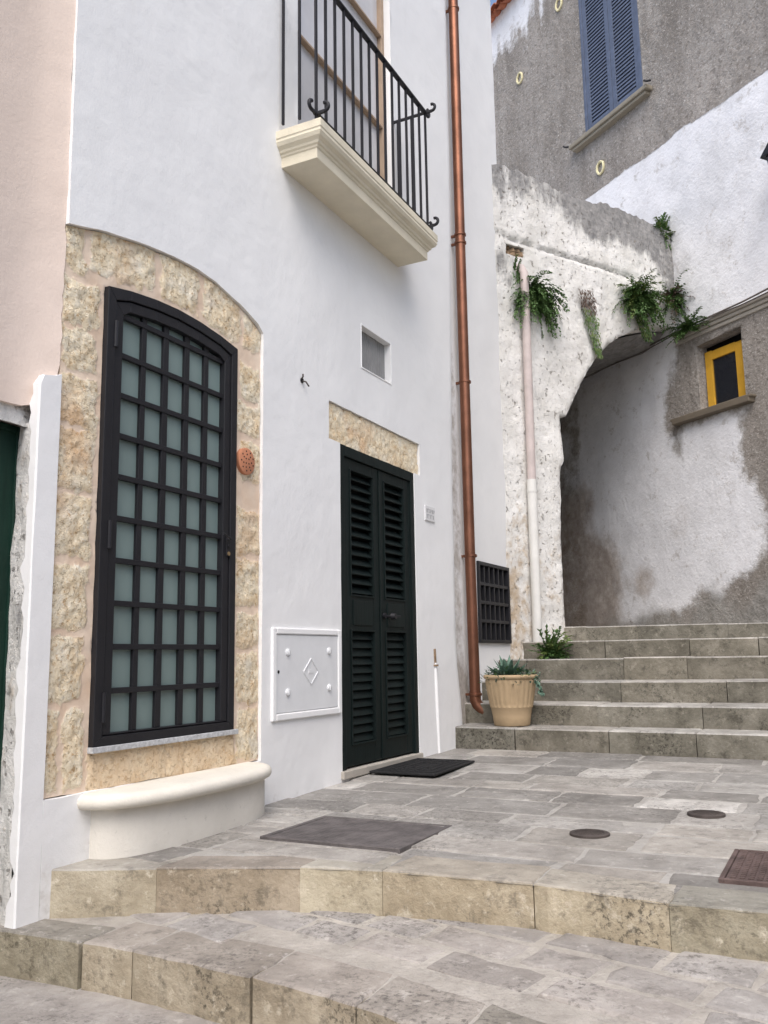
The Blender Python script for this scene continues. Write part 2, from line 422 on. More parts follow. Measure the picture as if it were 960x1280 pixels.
def tone(lo, hi, warm=.02):
    warm *= .45
    t = random.uniform(lo, hi); w = random.uniform(-warm, warm)
    return (t*(1+w), t, t*(1-w))
def slab(mb, lay, poly, zt, zb, ch, c, mi=0, mi_side=None, tilt=.004, gy=0.0):
    """one worn paving slab with a softened arris"""
    cx = sum(p[0] for p in poly)/len(poly); cy = sum(p[1] for p in poly)/len(poly)
    ta, tb = random.uniform(-tilt, tilt), random.uniform(-tilt, tilt)
    def zz(x, y): return zt + ta*(x-cx) + (tb+gy)*(y-cy)
    n = len(poly)
    def inset(k):
        out = []
        for x, y in poly:
            d = math.hypot(x-cx, y-cy); f = max(0, 1-k*1.35/d) if d else 1
            out.append((cx+(x-cx)*f, cy+(y-cy)*f))
        return out
    R = [[mb.v(x, y, zb) for x, y in poly], [mb.v(x, y, zz(x, y)-ch*.8) for x, y in poly],
         [mb.v(x, y, zz(x, y)-ch*.22) for x, y in inset(ch*.4)], [mb.v(x, y, zz(x, y)) for x, y in inset(ch)]]
    for r in R:
        for v in r: v[lay] = (*c, 1)
    for k, (a, b) in enumerate(zip(R, R[1:])):
        for i in range(n): mb.face([a[i], a[(i+1) % n], b[(i+1) % n], b[i]], (mi_side if mi_side is not None else mi) if k == 0 else mi)
    mb.face(R[3], mi)
def wob(poly, step, amp):
    out = []
    for i in range(len(poly)):
        a = poly[i]; b = poly[(i+1) % len(poly)]; L = math.hypot(b[0]-a[0], b[1]-a[1]); n = max(1, int(L/step))
        for k in range(n):
            t = k/n; out.append((a[0]+(b[0]-a[0])*t+random.uniform(-amp, amp), a[1]+(b[1]-a[1])*t+random.uniform(-amp, amp)))
    return out
def lerp_poly(line, x):
    for (a, b) in zip(line, line[1:]):
        if a[0] <= x <= b[0]: return a[1]+(b[1]-a[1])*(x-a[0])/(b[0]-a[0])
    return line[-1][1] if x > line[-1][0] else line[0][1]

EDGE1 = [(-.02, 3.0), (.43, 3.225), (1.017, 3.47), (1.383, 3.552), (2.03, 3.584), (2.568, 3.512), (3.15, 3.54), (3.9, 3.5), (4.9, 3.3), (6.2, 2.9)]
EDGE2 = [(-.12, 2.795), (.0, 2.812), (.632, 2.832), (1.394, 2.775), (1.829, 2.68), (2.5, 2.47), (3.3, 2.2), (4.3, 1.85), (5.4, 1.4)]
def zp(x, y): return -.908 + .0185*(y-3.0)            # upper pavement rises gently
def zl(x, y): return -1.112 + .05*(y-lerp_poly(EDGE2, x))                            # lower step tread
W_X = lambda y: XW.x + (y-XW.y)*(dW.x/dW.y)            # x of the right-hand wall at y

# ---- upper pavement
m = MB(); lay = m.b.verts.layers.float_color.new('mask')
base = [(x, y) for x, y in EDGE1] + [(7.3, 6.0), (7.0, 7.75), (-.1, 7.75)]
base = [(-.1, 3.0)] + base[1:]
bot = [m.v(x, y, zp(x, y)-.007) for x, y in base]; m.face(bot, 1)
for v in bot: v[lay] = (1, 1, 1, 1)
# kerb stones
cuts = [-.02, .427, 1.017, 1.383, 2.033, 2.568, 3.22, 3.8, 4.5, 5.2, 6.2]
tints = [(1.05, 1.03, .97), (.84, .78, .72), (1.08, 1.06, .98), (1.02, .97, .88), (1.1, 1.06, .97), (.80, .80, .74), (.9, .88, .8)]
kerbpolys = []
for i, (a, b) in enumerate(zip(cuts, cuts[1:])):
    xs = [a+.0015] + [x for x, _ in EDGE1 if a+.02 < x < b-.02] + [b-.0015]
    fr_ = [(x, lerp_poly(EDGE1, x)) for x in xs]
    dpt = random.uniform(.24, .30)
    bk = [(b-.003, lerp_poly(EDGE1, b)+dpt), (a+.003, lerp_poly(EDGE1, a)+dpt)]
    poly = wob(fr_+bk, .06, .006)
    kerbpolys.append(fr_+bk)
    zz = zp(0, fr_[0][1]) + .004
    slab(m, lay, poly, zz, -1.2, .010, tints[i % len(tints)], 3, 2, .0)
# courses of slabs
y = 3.26; row = 0
def over_cover(x, y):
    return False
while y < 7.62:
    d = random.uniform(.27, .47)
    if y+d > 7.45: d = 7.68-y
    x = -.03 - random.uniform(0, .3)
    while x < 6.9:
        w = random.uniform(.36, .95)
        g = random.uniform(.005, .013)
        dd = d
        p = [(max(-.02, x+g)+random.uniform(-.012, .012), y+g+random.uniform(-.012, .012)), (x+w-g+random.uniform(-.012, .012), y+g+random.uniform(-.012, .012)),
             (x+w-g+random.uniform(-.012, .012), y+dd-g+random.uniform(-.012, .012)), (max(-.02, x+g)+random.uniform(-.012, .012), y+dd-g+random.uniform(-.012, .012))]
        cx, cy = x+w/2, y+dd/2
        if p[1][0]-p[0][0] > .06 and all(lerp_poly(EDGE1, a_)+.04 < b_ for a_, b_ in p):
            r = random.random()
            t = tone(.80, 1.12, .03)
            if r < .13: t = tone(1.22, 1.42, .02)
            elif r < .33: t = tone(.60, .76, .015)
            elif r < .5: t = (t[0]*1.02, t[1], t[2]*.97)
            # split some slabs across
            polys = [p]
            if w > .62 and random.random() < .3:
                f = random.uniform(.4, .6)
                yy = y+dd*f
                polys = [[p[0], p[1], (p[1][0], yy-g), (p[0][0], yy-g)], [(p[0][0], yy+g), (p[1][0], yy+g), p[2], p[3]]]
            for q in polys:
                kk = random.uniform(.95, 1.05); tt = tuple(k*kk for k in t)
                slab(m, lay, wob(q, .07, .010), zp(cx, cy)+random.uniform(-.005, .003), zp(cx, cy)-.04, random.uniform(.010, .02), tt, 0, tilt=.006, gy=.0185)
        x += w
    y += d; row += 1
tag(obj('pavement', m, [M['pave'], M['mortar'], M['riser'], M['pave']]), kind='structure')

# ---- lower step
m = MB(); lay = m.b.verts.layers.float_color.new('mask')
base = EDGE2 + [(6.4, 3.2)] + [(x, y+.08) for x, y in EDGE1[::-1]] + [(-.12, 3.0)]
xs_ = sorted([x for x, _ in EDGE2] + [x for x, _ in EDGE1 if -.1 < x < 5.3] + [.2, .85, 2.2, 2.9])
cols_ = []
for x in xs_:
    y0, y1 = lerp_poly(EDGE2, x)+.02, lerp_poly(EDGE1, x)+.08
    cols_.append([m.v(x, y0+(y1-y0)*k/3, zl(x, y0+(y1-y0)*k/3)-.008) for k in range(4)])
    for v in cols_[-1]: v[lay] = (1.08, 1.05, 1.02, 1)
for a, b in zip(cols_, cols_[1:]):
    for k in range(3): m.face([a[k], b[k], b[k+1], a[k+1]], 1)
cuts = [-.12, .40, .66, 1.25, 1.72, 2.1, 2.75, 3.3, 4.2, 5.3]
tints = [(.76, .76, .71), (1.02, .99, .94), (.90, .87, .82), (1.0, .97, .93), (.92, .9, .86)]
for i, (a, b) in enumerate(zip(cuts, cuts[1:])):
    xs = [a+.003] + [x for x, _ in EDGE2 if a+.02 < x < b-.02] + [b-.003]
    fr_ = [(x, lerp_poly(EDGE2, x)) for x in xs]
    back = lambda x: min(lerp_poly(EDGE2, x)+.30, lerp_poly(EDGE1, x)+.03)
    if a < .2: back = lambda x: lerp_poly(EDGE2, x)+.2
    bk = [(b-.003, back(b)), (a+.003, back(a))]
    slab(m, lay, wob(fr_+bk, .06, .007), zl(a, fr_[0][1])+.008, -1.4, .012, tints[i % len(tints)], 0, 2, .0)
ang = radians(-13)
yy = -1.6; rr = 0
while yy < 2.2:
    d = random.uniform(.2, .3); x = -1.5+random.uniform(0, .4)
    while x < 6:
        w = random.uniform(.26, .62); g = random.uniform(.012, .02)
        q = [(x+g, yy+g), (x+w-g, yy+g), (x+w-g, yy+d-g), (x+g, yy+d-g)]
        q = [(a*cos(ang)-b*sin(ang), 3.1+a*sin(ang)+b*cos(ang)) for a, b in q]
        cx = sum(a for a, b in q)/4; cy = sum(b for a, b in q)/4
        if cx > .02 and min(b for a, b in q) > lerp_poly(EDGE2, cx)+.2 and min(b-lerp_poly(EDGE1, a) for a, b in q) < 0.02:
            q = wob(q, .07, .011)
            slab(m, lay, q, zl(cx, cy)+random.uniform(-.003, .003), zl(cx, cy)-.05, random.uniform(.012, .02), tone(.78, 1.05, .04), 0, gy=.05)
        x += w
    yy += d
tag(obj('lower_step', m, [M['lowertop'], M['mortar'], M['riser']]), kind='structure')

# ---- flight of steps (two ends per nosing: x=0 and x=2.64)
ST = [((7.675, -.634), (7.59, -.640)), ((8.12, -.452), (7.98, -.452)), ((8.58, -.262), (8.58, -.262)), ((9.1, -.052), (9.2, -.046)), ((9.66, .137), (9.75, .136)), ((10.2, .310), (10.45, .300))]
m = MB(); lay = m.b.verts.layers.float_color.new('mask')
def sl(k, x): (y0, z0), (y1, z1) = ST[k]; t = x/2.64; return y0+(y1-y0)*t, z0+(z1-z0)*t
for k in range(6):
    x = -.4 if k else -.03
    xe = 8.2
    while x < xe:
        w = random.uniform(.5, 1.0)
        if x+w > xe-.3: w = xe-x
        y0, z0 = sl(k, x+.003); y1, z1 = sl(k, x+w-.003)
        dep = .75 if k < 5 else 1.2
        zz = (z0+z1)/2 + random.uniform(-.004, .004)
        poly = wob([(x+.0015, y0), (x+w-.0015, y1), (x+w-.0015, y1+dep), (x+.0015, y0+dep)], .07, .006)
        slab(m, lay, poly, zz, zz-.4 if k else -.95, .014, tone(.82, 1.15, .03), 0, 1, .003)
        x += w
# landing under the arch
q = [(-3.5, 10.5), (8.5, 10.5), (8.5, 18), (-3.5, 18)]
q = [m.v(x, y, .285) for x, y in q]; m.face(q, 0)
for v in q: v[lay] = (.95, .93, .9, 1)
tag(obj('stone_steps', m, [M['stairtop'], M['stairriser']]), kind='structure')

# ================================================================== WHITE HOUSE
wh = tag(empty('white_house', (0, 5.3, 0), radians(90)), 'whitewashed house on the left with arched stone surround, green shutter door and balcony', 'house')
ARC = [(2.958, 2.12), (3.21, 2.187), (3.495, 2.238), (3.80, 2.27), (3.95, 2.275), (4.119, 2.262), (4.372, 2.208), (4.56, 2.145), (4.622, 2.095)]
FARC = [(3.235, 1.90), (3.40, 1.932), (3.60, 1.955), (3.785, 1.963), (3.97, 1.955), (4.17, 1.932), (4.338, 1.90)]
edgeF = [(7.95, -.95), (7.925, -.5), (7.86, -.2), (7.825, .14), (7.83, .5), (7.845, .9), (7.88, 2), (7.95, 3.3), (8.02, 5), (8.07, 7), (8.07, 8.3)]
outer = [(2.958, -1.3), (7.95, -1.3)] + edgeF + [(2.958, 8.3)] + ARC + [(4.624, -.612), (2.958, -.603)]
outer = densify(outer, .06, .004)
door = [(5.622, -.80), (6.915, -.80), (6.915, 1.572), (7.033, 1.572), (7.03, 1.853), (5.457, 1.858), (5.455, 1.572), (5.622, 1.572)]
vent = [(5.968, 2.255), (6.495, 2.265), (6.495, 2.612), (5.968, 2.608)]
bald = [(5.04, 3.63), (6.60, 3.63), (6.60, 6.3), (5.04, 6.3)]
def dF(u, z):
    o = .012 + .008*ns(u, z, 1, .7) + .002*ns(u, z, 5, 2.7)
    e = lerp_e(z) - u                       # soft roll at the far corner
    if e < .10: o -= .055*(1-max(0, e)/.10)**2
    if 2.958 <= u < 3.0: o -= .0
    return o
def lerp_e(z):
    for (a, b) in zip(edgeF, edgeF[1:]):
        if a[1] <= z <= b[1]: return a[0]+(b[0]-a[0])*(z-a[1])/(b[1]-a[1])
    return edgeF[0][0] if z < edgeF[0][1] else edgeF[-1][0]
def cF(u, z):
    r = .0
    r = max(r, .42*sst(-.55, -.95, z))
    r = max(r, .30*sst(.12, 0.0, abs(u-5.085)+abs(z-1.9)))
    return (r, 0, 0)
m = sheet(fF, outer, [densify(door, .08, .003), vent, bald], .06, .16, dF, cF)
obj('wall', m, M['white'], wh, smooth=50, recalc=False)
# recessed far strip of the wall, with the barred window opening
gw = [(8.53, .12), (9.47, .12), (9.47, .952), (8.53, .952)]
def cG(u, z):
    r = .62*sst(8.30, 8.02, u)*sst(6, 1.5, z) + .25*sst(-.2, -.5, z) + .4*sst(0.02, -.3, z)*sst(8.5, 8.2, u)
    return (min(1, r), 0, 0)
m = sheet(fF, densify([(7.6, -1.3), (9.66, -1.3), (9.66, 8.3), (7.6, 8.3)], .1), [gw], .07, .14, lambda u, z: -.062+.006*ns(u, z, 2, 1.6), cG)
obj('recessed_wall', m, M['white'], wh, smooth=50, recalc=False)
m = MB(fF); m.box(2.96, 9.655, -6, -.30, -1.3, 8.3); m.box(2.96, 9.66, -6, .02, 8.3, 8.5); m.box(2.958, 9.655, -.30, -.17, -1.3, -.9); 
m.box(9.5, 9.66, -6, -.064, -1.3, 8.3)
obj('building_core', m, M['white'], wh)

# --- rough stone surround
random.seed(3)
so = [(2.962, -.60), (4.62, -.608)] + [(4.62, 2.09), (4.556, 2.141), (4.372, 2.204), (4.119, 2.258), (3.95, 2.271), (3.80, 2.266), (3.495, 2.234), (3.21, 2.183), (2.962, 2.116)]
so = densify(so, .03, .003)
sh = densify([(3.233, -.432), (4.372, -.432), (4.340, 1.90)] + FARC[::-1][1:-1] + [(3.233, 1.90)], .04)
blocks = []   # (polygon, relief, kind)
def blk(u0, u1, z0, z1, rel=.03, kd=0): blocks.append(([(u0, z0), (u1, z0), (u1, z1), (u0, z1)], rel, kd, random.uniform(0, 50)))
zs = [-.60, -.20, .13, .47, .80, 1.12, 1.40, 1.62, 1.88]
for a, b in zip(zs, zs[1:]):
    if random.random() < .4:
        s_ = random.uniform(3.04, 3.08); blk(2.955, s_-.009, a+.011, b-.011, .028); blk(s_+.009, 3.205, a+.011, b-.011, .035)
    else: blk(2.955, 3.205+random.uniform(-.02, .012), a+.007, b-.007, .036)
blk(2.955, 3.10, 1.90, 2.16, .035)
zs = [-.60, -.28, .05, .30, .62, .93, 1.07, 1.36, 1.60, 1.86]
for i, (a, b) in enumerate(zip(zs, zs[1:])):
    if i == 5: continue
    blk(4.375+random.uniform(-.008, .015), 4.63, a+.012, b-.012, .028)
def vous(u0, u1):
    f = lambda u, L: lerp_poly(L, u)
    us = [u0+(u1-u0)*k/4 for k in range(5)]
    blocks.append(([(u, f(u, FARC)+.04 if 3.235 < u < 4.338 else 1.95) for u in us] + [(u, f(u, ARC)+.02) for u in us[::-1]], .034, 0, random.uniform(0, 50)))
for a, b in ((3.12, 3.62), (3.645, 3.99), (4.01, 4.40), (4.42, 4.64)): vous(a, b)
for a, b, k in ((3.25, 3.78, 1), (3.80, 3.93, 1), (3.95, 4.37, 1)): blk(a, b, -.62, -.445, .006, 1)
bbx = [(min(p[0] for p in b[0])-.05, max(p[0] for p in b[0])+.05, min(p[1] for p in b[0])-.05, max(p[1] for p in b[0])+.05) for b in blocks]
cache = {}
def stone(u, z):
    k = (round(u, 4), round(z, 4))
    if k in cache: return cache[k]
    best = -1; bi = None
    wu = u+.02*ns(u, z, 7, 9)+.008*ns(u, z, 7, 30); wz = z+.02*ns(u, z, 17, 9)+.008*ns(u, z, 27, 30)
    for b, bx in zip(blocks, bbx):
        if bx[0] < wu < bx[1] and bx[2] < wz < bx[3]:
            d = sdist(b[0], wu, wz)
            if d > best: best = d; bi = b
    if bi is None: r = (0, 0, 0)
    else:
        t = sst(-.004, .016, best+.022*fr(u, z, 5, 14, 5)-.004) if bi[2] == 0 else sst(-.006, .008, best)
        rough = fr(u, z, bi[3], 9, 6)*.5 + .5*fr(u, z, bi[3], 26, 4)
        h = t*(.004+.011*rough-.012*max(0, ns(u, z, 4, 40)-.2)) if bi[2] == 0 else bi[1]*t
        r = (h*sst(-.01, .05, best) if bi[2] == 0 else h, t, 1.0 if bi[2] else max(0, fr(u, z, bi[3], 2.2, 2)))
    cache[k] = r; return r
m = sheet(fF, so, [sh], .0135, .10, lambda u, z: stone(u, z)[0]-.010+.004*fr(u, z, 0, 8), lambda u, z: (stone(u, z)[1] if stone(u, z)[2] < 1 else .9, stone(u, z)[2], 0))
obj('stone_surround', m, M['tufa'], wh, smooth=70, recalc=False, label='rough cream tufa blocks with pinkish mortar around the arched window')

# --- arched window: steel frame, barred leaf and frosted panes
def arcin(d):          # frame arch moved inwards by d
    return [(min(max(u, 3.235+d), 4.338-d), z-d) for u, z in FARC]
def framering(mb, d0, d1, zb0, zb1, o0, o1):
    A = [(3.235+d0, zb0)] + [(3.235+d0, 1.90-d0)] + arcin(d0)[1:-1] + [(4.338-d0, 1.90-d0), (4.338-d0, zb0)]
    B = [(3.235+d1, zb1)] + [(3.235+d1, 1.90-d1)] + arcin(d1)[1:-1] + [(4.338-d1, 1.90-d1), (4.338-d1, zb1)]
    n = len(A)
    for i in range(n):
        j = (i+1) % n
        q = [A[i], A[j], B[j], B[i]]
        mb.prism(q, o0, o1)
m = MB(fF); framering(m, .0, .056, -.402, -.357, -.06, .020)
aw = obj('arched_window', m, M['blackmetal'], wh, bevel=.003)
m = MB(fF); framering(m, .062, .118, -.353, -.345, -.05, .012)
obj('leaf_frame', m, M['blackmetal'], aw, bevel=.003)
m = MB(fF)
uc = [3.366, 3.516, 3.552, 3.69, 3.732, 3.87, 3.911, 4.045, 4.085, 4.216]
for a, b in zip(uc[1::2], uc[2::2]): m.box(a, b, -.026, -.006, -.345, lerp_poly(FARC, (a+b)/2)-.11)
zr = [-.345+.2145*k for k in range(11)]
for k in range(1, 11): m.box(3.352, 4.222, -.024, -.002, zr[k]-.028, zr[k])
obj('glazing_bar', m, M['blackmetal'], aw, bevel=.002)
m = MB(fF); m.prism([(3.30, -.38), (4.28, -.38), (4.28, 1.84)] + [(min(4.28, max(3.30, u)), z-.06) for u, z in FARC[::-1][1:-1]] + [(3.30, 1.84)], -.036, -.028)
obj('glass_pane', m, M['frost'], aw)
m = MB(fF); m.box(4.245, 4.285, .012, .022, .60, .72); m.tube([(4.262, .022, .66), (4.262, .030, .66)], .011, 10); obj('lock', m, M['blackmetal'], aw, bevel=.002)
m = MB(fF); m.tube([(4.264, .012, .615), (4.264, .026, .615)], .012, 10); obj('keyhole', m, simple('brass', (.35, .25, .14), .4, .6), aw)
m = MB(fF); m.tube([(4.255, .022, .70), (4.255, .045, .70), (4.18, .05, .725)], .007, 6); obj('handle', m, M['blackmetal'], aw)
for z in (1.66, .62, -.22):
    m = MB(fF); m.tube([(3.294, .022, z-.07), (3.294, .022, z+.07)], .011, 8); obj('hinge', m, M['blackmetal'], aw)
m = MB(fF); m.box(3.228, 4.376, -.06, .026, -.431, -.403); obj('window_sill', m, M['granite'], wh, bevel=.003)

# --- green shutter door with stone lintel
def lin_d(u, z): return -.004 + .007*fr(u, z, 4, 22, 5) - .008*max(0, ns(u, z, 8, 45)-.15)*2
m = sheet(fF, densify([(5.462, 1.574), (7.026, 1.574), (7.024, 1.848), (5.464, 1.852)], .02, .004), [], .018, .1, lin_d, lambda u, z: (.9, max(0, fr(u, z, 6, 4, 2))*.5, 0))
obj('lintel', m, M['tufa'], wh, smooth=70, recalc=False)
m = MB(fF)
m.box(5.627, 5.690, -.09, .006, -.79, 1.57); m.box(6.845, 6.910, -.09, .006, -.79, 1.57); m.box(5.690, 6.845, -.09, .006, 1.49, 1.57)
m.box(5.690, 5.710, -.09, -.008, -.785, 1.49); m.box(6.828, 6.845, -.09, -.008, -.785, 1.49)
sd = obj('shutter_door', m, M['green'], wh, bevel=.004)
m = MB(fF); m.box(5.63, 6.9, -.155, -.12, -.78, 1.56); obj('backing_board', m, M['dark'], sd)
for (a, b) in ((5.714, 6.264), (6.274, 6.824)):
    m = MB(fF); sw = .095
    m.box(a, a+sw, -.06, -.012, -.775, 1.485); m.box(b-sw, b, -.06, -.012, -.775, 1.485)
    for z0, z1 in ((-.775, -.62), (.19, .46), (1.40, 1.485)): m.box(a+sw, b-sw, -.06, -.014, z0, z1)
    m.box(a+sw+.03, b-sw-.03, -.018, -.006, .235, .42)
    # raised bead round the louvred panels
    for z0, z1 in ((-.62, .19), (.46, 1.40)):
        for q in ((a+sw-.012, a+sw, z0-.012, z1+.012), (b-sw, b-sw+.012, z0-.012, z1+.012), (a+sw, b-sw, z0-.012, z0), (a+sw, b-sw, z1, z1+.012)): m.box(q[0], q[1], -.012, -.004, q[2], q[3])
    m.louvers(a+sw, b-sw, .462, 1.398, 13, radians(50), .070, .010, -.045)
    m.louvers(a+sw, b-sw, -.618, .188, 13, radians(62), .066, .010, -.045)
    obj('door_leaf', m, M['green'], sd, bevel=.002)
m = MB(fF); m.box(6.27, 6.285, -.012, -.002, -.77, 1.48); obj('closing_strip', m, M['green'], sd, bevel=.003)
m = MB(fF); m.tube([(6.40, -.012, .315), (6.40, .035, .315)], .012, 8); m.tube([(6.40, .03, .315), (6.40, .065, .315)], [.03, .022], 14); m.tube([(6.33, -.01, .32), (6.33, .01, .32)], .022, 12)
m.tube([(6.47, -.012, .32), (6.47, .03, .315), (6.54, .035, .32)], .008, 6)
obj('door_knob', m, M['blackmetal'], sd, smooth=40)
m = MB(fF); m.box(5.60, 6.93, -.1, .035, -.845, -.79); obj('doorstep', m, M['cornice'], wh, bevel=.006)

# --- small wall vent
m = MB(fF)
for a in ((5.962, 5.974, 2.248, 2.62), (6.488, 6.50, 2.248, 2.62), (5.974, 6.488, 2.248, 2.262), (5.974, 6.488, 2.605, 2.62)): m.box(a[0], a[1], -.05, .018, a[2], a[3])
vv = obj('vent_grille', m, M['white'], wh, bevel=.005)
m = MB(fF)
for k in range(16): m.box(5.974+k*.0323, 5.974+k*.0323+.026, -.055, -.042, 2.262, 2.605)
m.box(5.972, 6.491, -.075, -.056, 2.262, 2.605)
obj('slatted_panel', m, M['greymetal'], vv, bevel=.002)

# --- balcony
m = MB(fF)
prof = [(0, 3.612), (.0, 3.556), (-.006, 3.548), (-.004, 3.53), (-.016, 3.505), (-.040, 3.487), (-.046, 3.470), (-.058, 3.464), (-.062, 3.450), (-.071, 3.445), (-.071, 3.372)]
rings = []
for d, z in prof:
    u0, u1, ox = 4.763-d, 6.738+d, .369+d
    rings.append([m.v(u0, -.1, z), m.v(u0, ox, z), m.v(u1, ox, z), m.v(u1, -.1, z)])
for a, b in zip(rings, rings[1:]):
    for k in range(3): m.face([a[k], a[k+1], b[k+1], b[k]])
m.face(rings[0]); m.face(rings[-1][::-1])
bal = obj('balcony', m, M['cream'], wh, bevel=.003, label='cream limestone balcony slab with moulded edge')
random.seed(11)
xr = .319; ua, ub = 4.79, 6.64; zb = 3.665; zt = 4.74
n = 15
for k in range(n):
    u = ua+(ub-ua)*k/(n-1)
    m = MB(fF); m.bar((u, xr, 3.612 if k in (0, n-1) else zb), (u, xr, zt), .017); obj('baluster', m, M['wrought'], bal)
for u in (ua, ub):
    for o in (.05, .185):
        m = MB(fF); m.bar((u, o, zb), (u, o, zt), .016); obj('baluster', m, M['wrought'], bal)
def curl(mb, p, d, w=.022, r0=.032):       # flat bar scrolling upwards at its end; d = (du, do)
    path = []
    for i in range(9):
        a = -pi/2 + i/8*1.05*pi
        path.append((p[0]+d[0]*(r0*cos(a)), p[1]+d[1]*(r0*cos(a)), p[2]+r0+r0*sin(a)))
    mb.tube(path, w*.6, 8)
for z, nm in ((zt, 'top_rail'), (zb, 'bottom_rail')):
    m = MB(fF); th = .018 if nm == 'top_rail' else .008
    m.box(ua-.012, ub+.012, xr-.02, xr+.02, z-th/2, z+th/2)
    if nm == 'top_rail':
        for u in (ua, ub): m.box(u-.012, u+.012, -.05, xr+.02, z-th/2-.001, z+th/2+.001)
    obj(nm, m, M['wrought'], bal, bevel=.003)
for z in (zb, zt):
    for (u, du) in ((ua, -1), (ub, 1)):
        m = MB(fF); m.bar((u, xr, z), (u, xr+.065, z), .020); curl(m, (u, xr+.065, z), (0, 1)); obj('scroll_end', m, M['wrought'], bal, smooth=50)
        m = MB(fF); m.bar((u, xr, z), (u+du*.06, xr, z), .018); curl(m, (u+du*.06, xr, z), (du, 0)); obj('scroll_end', m, M['wrought'], bal, smooth=50)
# balcony door
m = MB(fF)
for a in ((5.045, 5.105, 3.615, 6.28), (6.545, 6.597, 3.615, 6.28), (5.105, 6.545, 6.2, 6.28), (5.105, 6.545, 3.615, 3.68), (5.105, 6.545, 4.648, 4.67), (5.105, 6.545, 5.555, 5.577)): m.box(a[0], a[1], -.13, -.05, a[2], a[3])
bd = obj('balcony_door', m, M['brownwood'], wh, bevel=.004)
m = MB(fF); m.box(5.1, 6.55, -.105, -.095, 3.68, 6.22); obj('glass_pane', m, M['hallglass'], bd)
# barred window near the corner
m = MB(fF)
for a in ((8.53, 8.57, .12, .952), (9.43, 9.47, .12, .952), (8.57, 9.43, .12, .155), (8.57, 9.43, .915, .952)): m.box(a[0], a[1], -.11, -.035, a[2], a[3])
for k in range(1, 6): m.box(8.57+.86*k/6-.014, 8.57+.86*k/6+.014, -.085, -.045, .155, .915)
for k in range(1, 4): m.box(8.57, 9.43, -.083, -.042, .155+.76*k/4-.016, .155+.76*k/4+.016)
gwn = obj('barred_window', m, M['blackmetal'], wh, bevel=.003)
m = MB(fF); m.box(8.55, 9.45, -.13, -.115, .13, .94); obj('glass_pane', m, glass('smoked_glass', (.075, .072, .072), .25, .4), gwn)

# --- white pilaster at the near corner (painted return, ragged edge)
m = MB(fF)
zz = [-1.29+.045*k for k in range(59)] + [1.335, 1.35]
zz.sort()
L = []
for z in zz:
    rag = -.032-.036*fr(0, z, 2, 4, 5)-.026*ns(0, z, 9, 20)
    c0 = sst(1.35, 1.31, z)
    uu = 2.955-.125*c0
    wv = .004*ns(0, z, 3, 4)
    L.append([m.v(2.962, .004, z), m.v(2.957, .013+wv*.5, z), m.v(uu+.006+.004*ns(1, z, 3, 3), .013+wv*.5, z), m.v(uu+.002*ns(4, z, 3, 8), .006, z), m.v(uu+.002, rag*c0-.004, z), m.v(uu+.02, rag*c0-.02, z)])
for a, b in zip(L, L[1:]):
    for k in range(5): m.face([a[k+1], a[k], b[k], b[k+1]])
obj('corner_pilaster', m, M['white'], wh, smooth=22, recalc=False)

# ================================================================== PINK HOUSE
ph = tag(empty('pink_house', (0, 1.0, 0), radians(90)), 'pink plastered house at the far left edge with a dark green plank door', 'house')
def dP(u, z):
    o = -.075+.012*ns(u, z, 4, .8)
    if u > 2.70: 
        t = (u-2.70)/.258; o += .072*t**2.2
        o += .006*fr(u, z, 3, 5)*min(1, t*2)
    return o
outer = densify([(-5, 1.17), (2.80, 1.17), (2.90, 1.20), (2.945, 1.27), (2.957, 1.40), (2.958, 8.0), (-5, 8.0)], .05, .012)
m = sheet(fF, outer, [], .08, .12, dP, None)
obj('wall', m, M['pink'], ph, smooth=60, recalc=False)
m = MB(fF); m.box(-5, 2.954, -6, -.2, -1.3, 8.0); obj('building_core', m, M['pink'], ph)
# lintel stone and rough jamb
m = sheet(fF, densify([(1.6, 1.085), (2.90, 1.085), (2.93, 1.25), (1.6, 1.25)], .03, .01), [], .03, .09, lambda u, z: -.10+.015*fr(u, z, 1, 8), lambda u, z: (.3, .3, 0))
obj('lintel', m, M['arch'], ph, smooth=60, recalc=False)
m = MB(fF); lay = m.b.verts.layers.float_color.new('mask')
L = []
for k in range(60):
    z = -1.29+.0405*k; r = []
    for j in range(7):
        t = j/6; v = m.v(2.838+.045*t+.012*fr(t, z, 5, 5), -.03-.16*t, z); v[lay] = (.3+.4*ns(t*3, z, 1, 2), .3+.5*max(0, ns(t, z, 4, 2)), 0, 1); r.append(v)
    L.append(r)
for a, b in zip(L, L[1:]):
    for j in range(6): m.face([a[j], b[j], b[j+1], a[j+1]])
obj('door_jamb', m, M['arch'], ph, smooth=70, recalc=False)
m = MB(fF)
for k in range(7): m.box(1.75+k*.162, 1.75+k*.162+.158, -.215, -.175, -1.24, 1.10)
m.box(1.7, 2.89, -.25, -.215, -1.26, 1.11)
gd = obj('plank_door', m, M['oldgreen'], ph, bevel=.006)
m = MB(fF); m.box(2.868, 2.89, -.2, -.165, -1.25, 1.10); m.box(1.7, 2.868, -.2, -.165, 1.07, 1.10); obj('door_frame', m, M['oldgreen'], gd, bevel=.005)

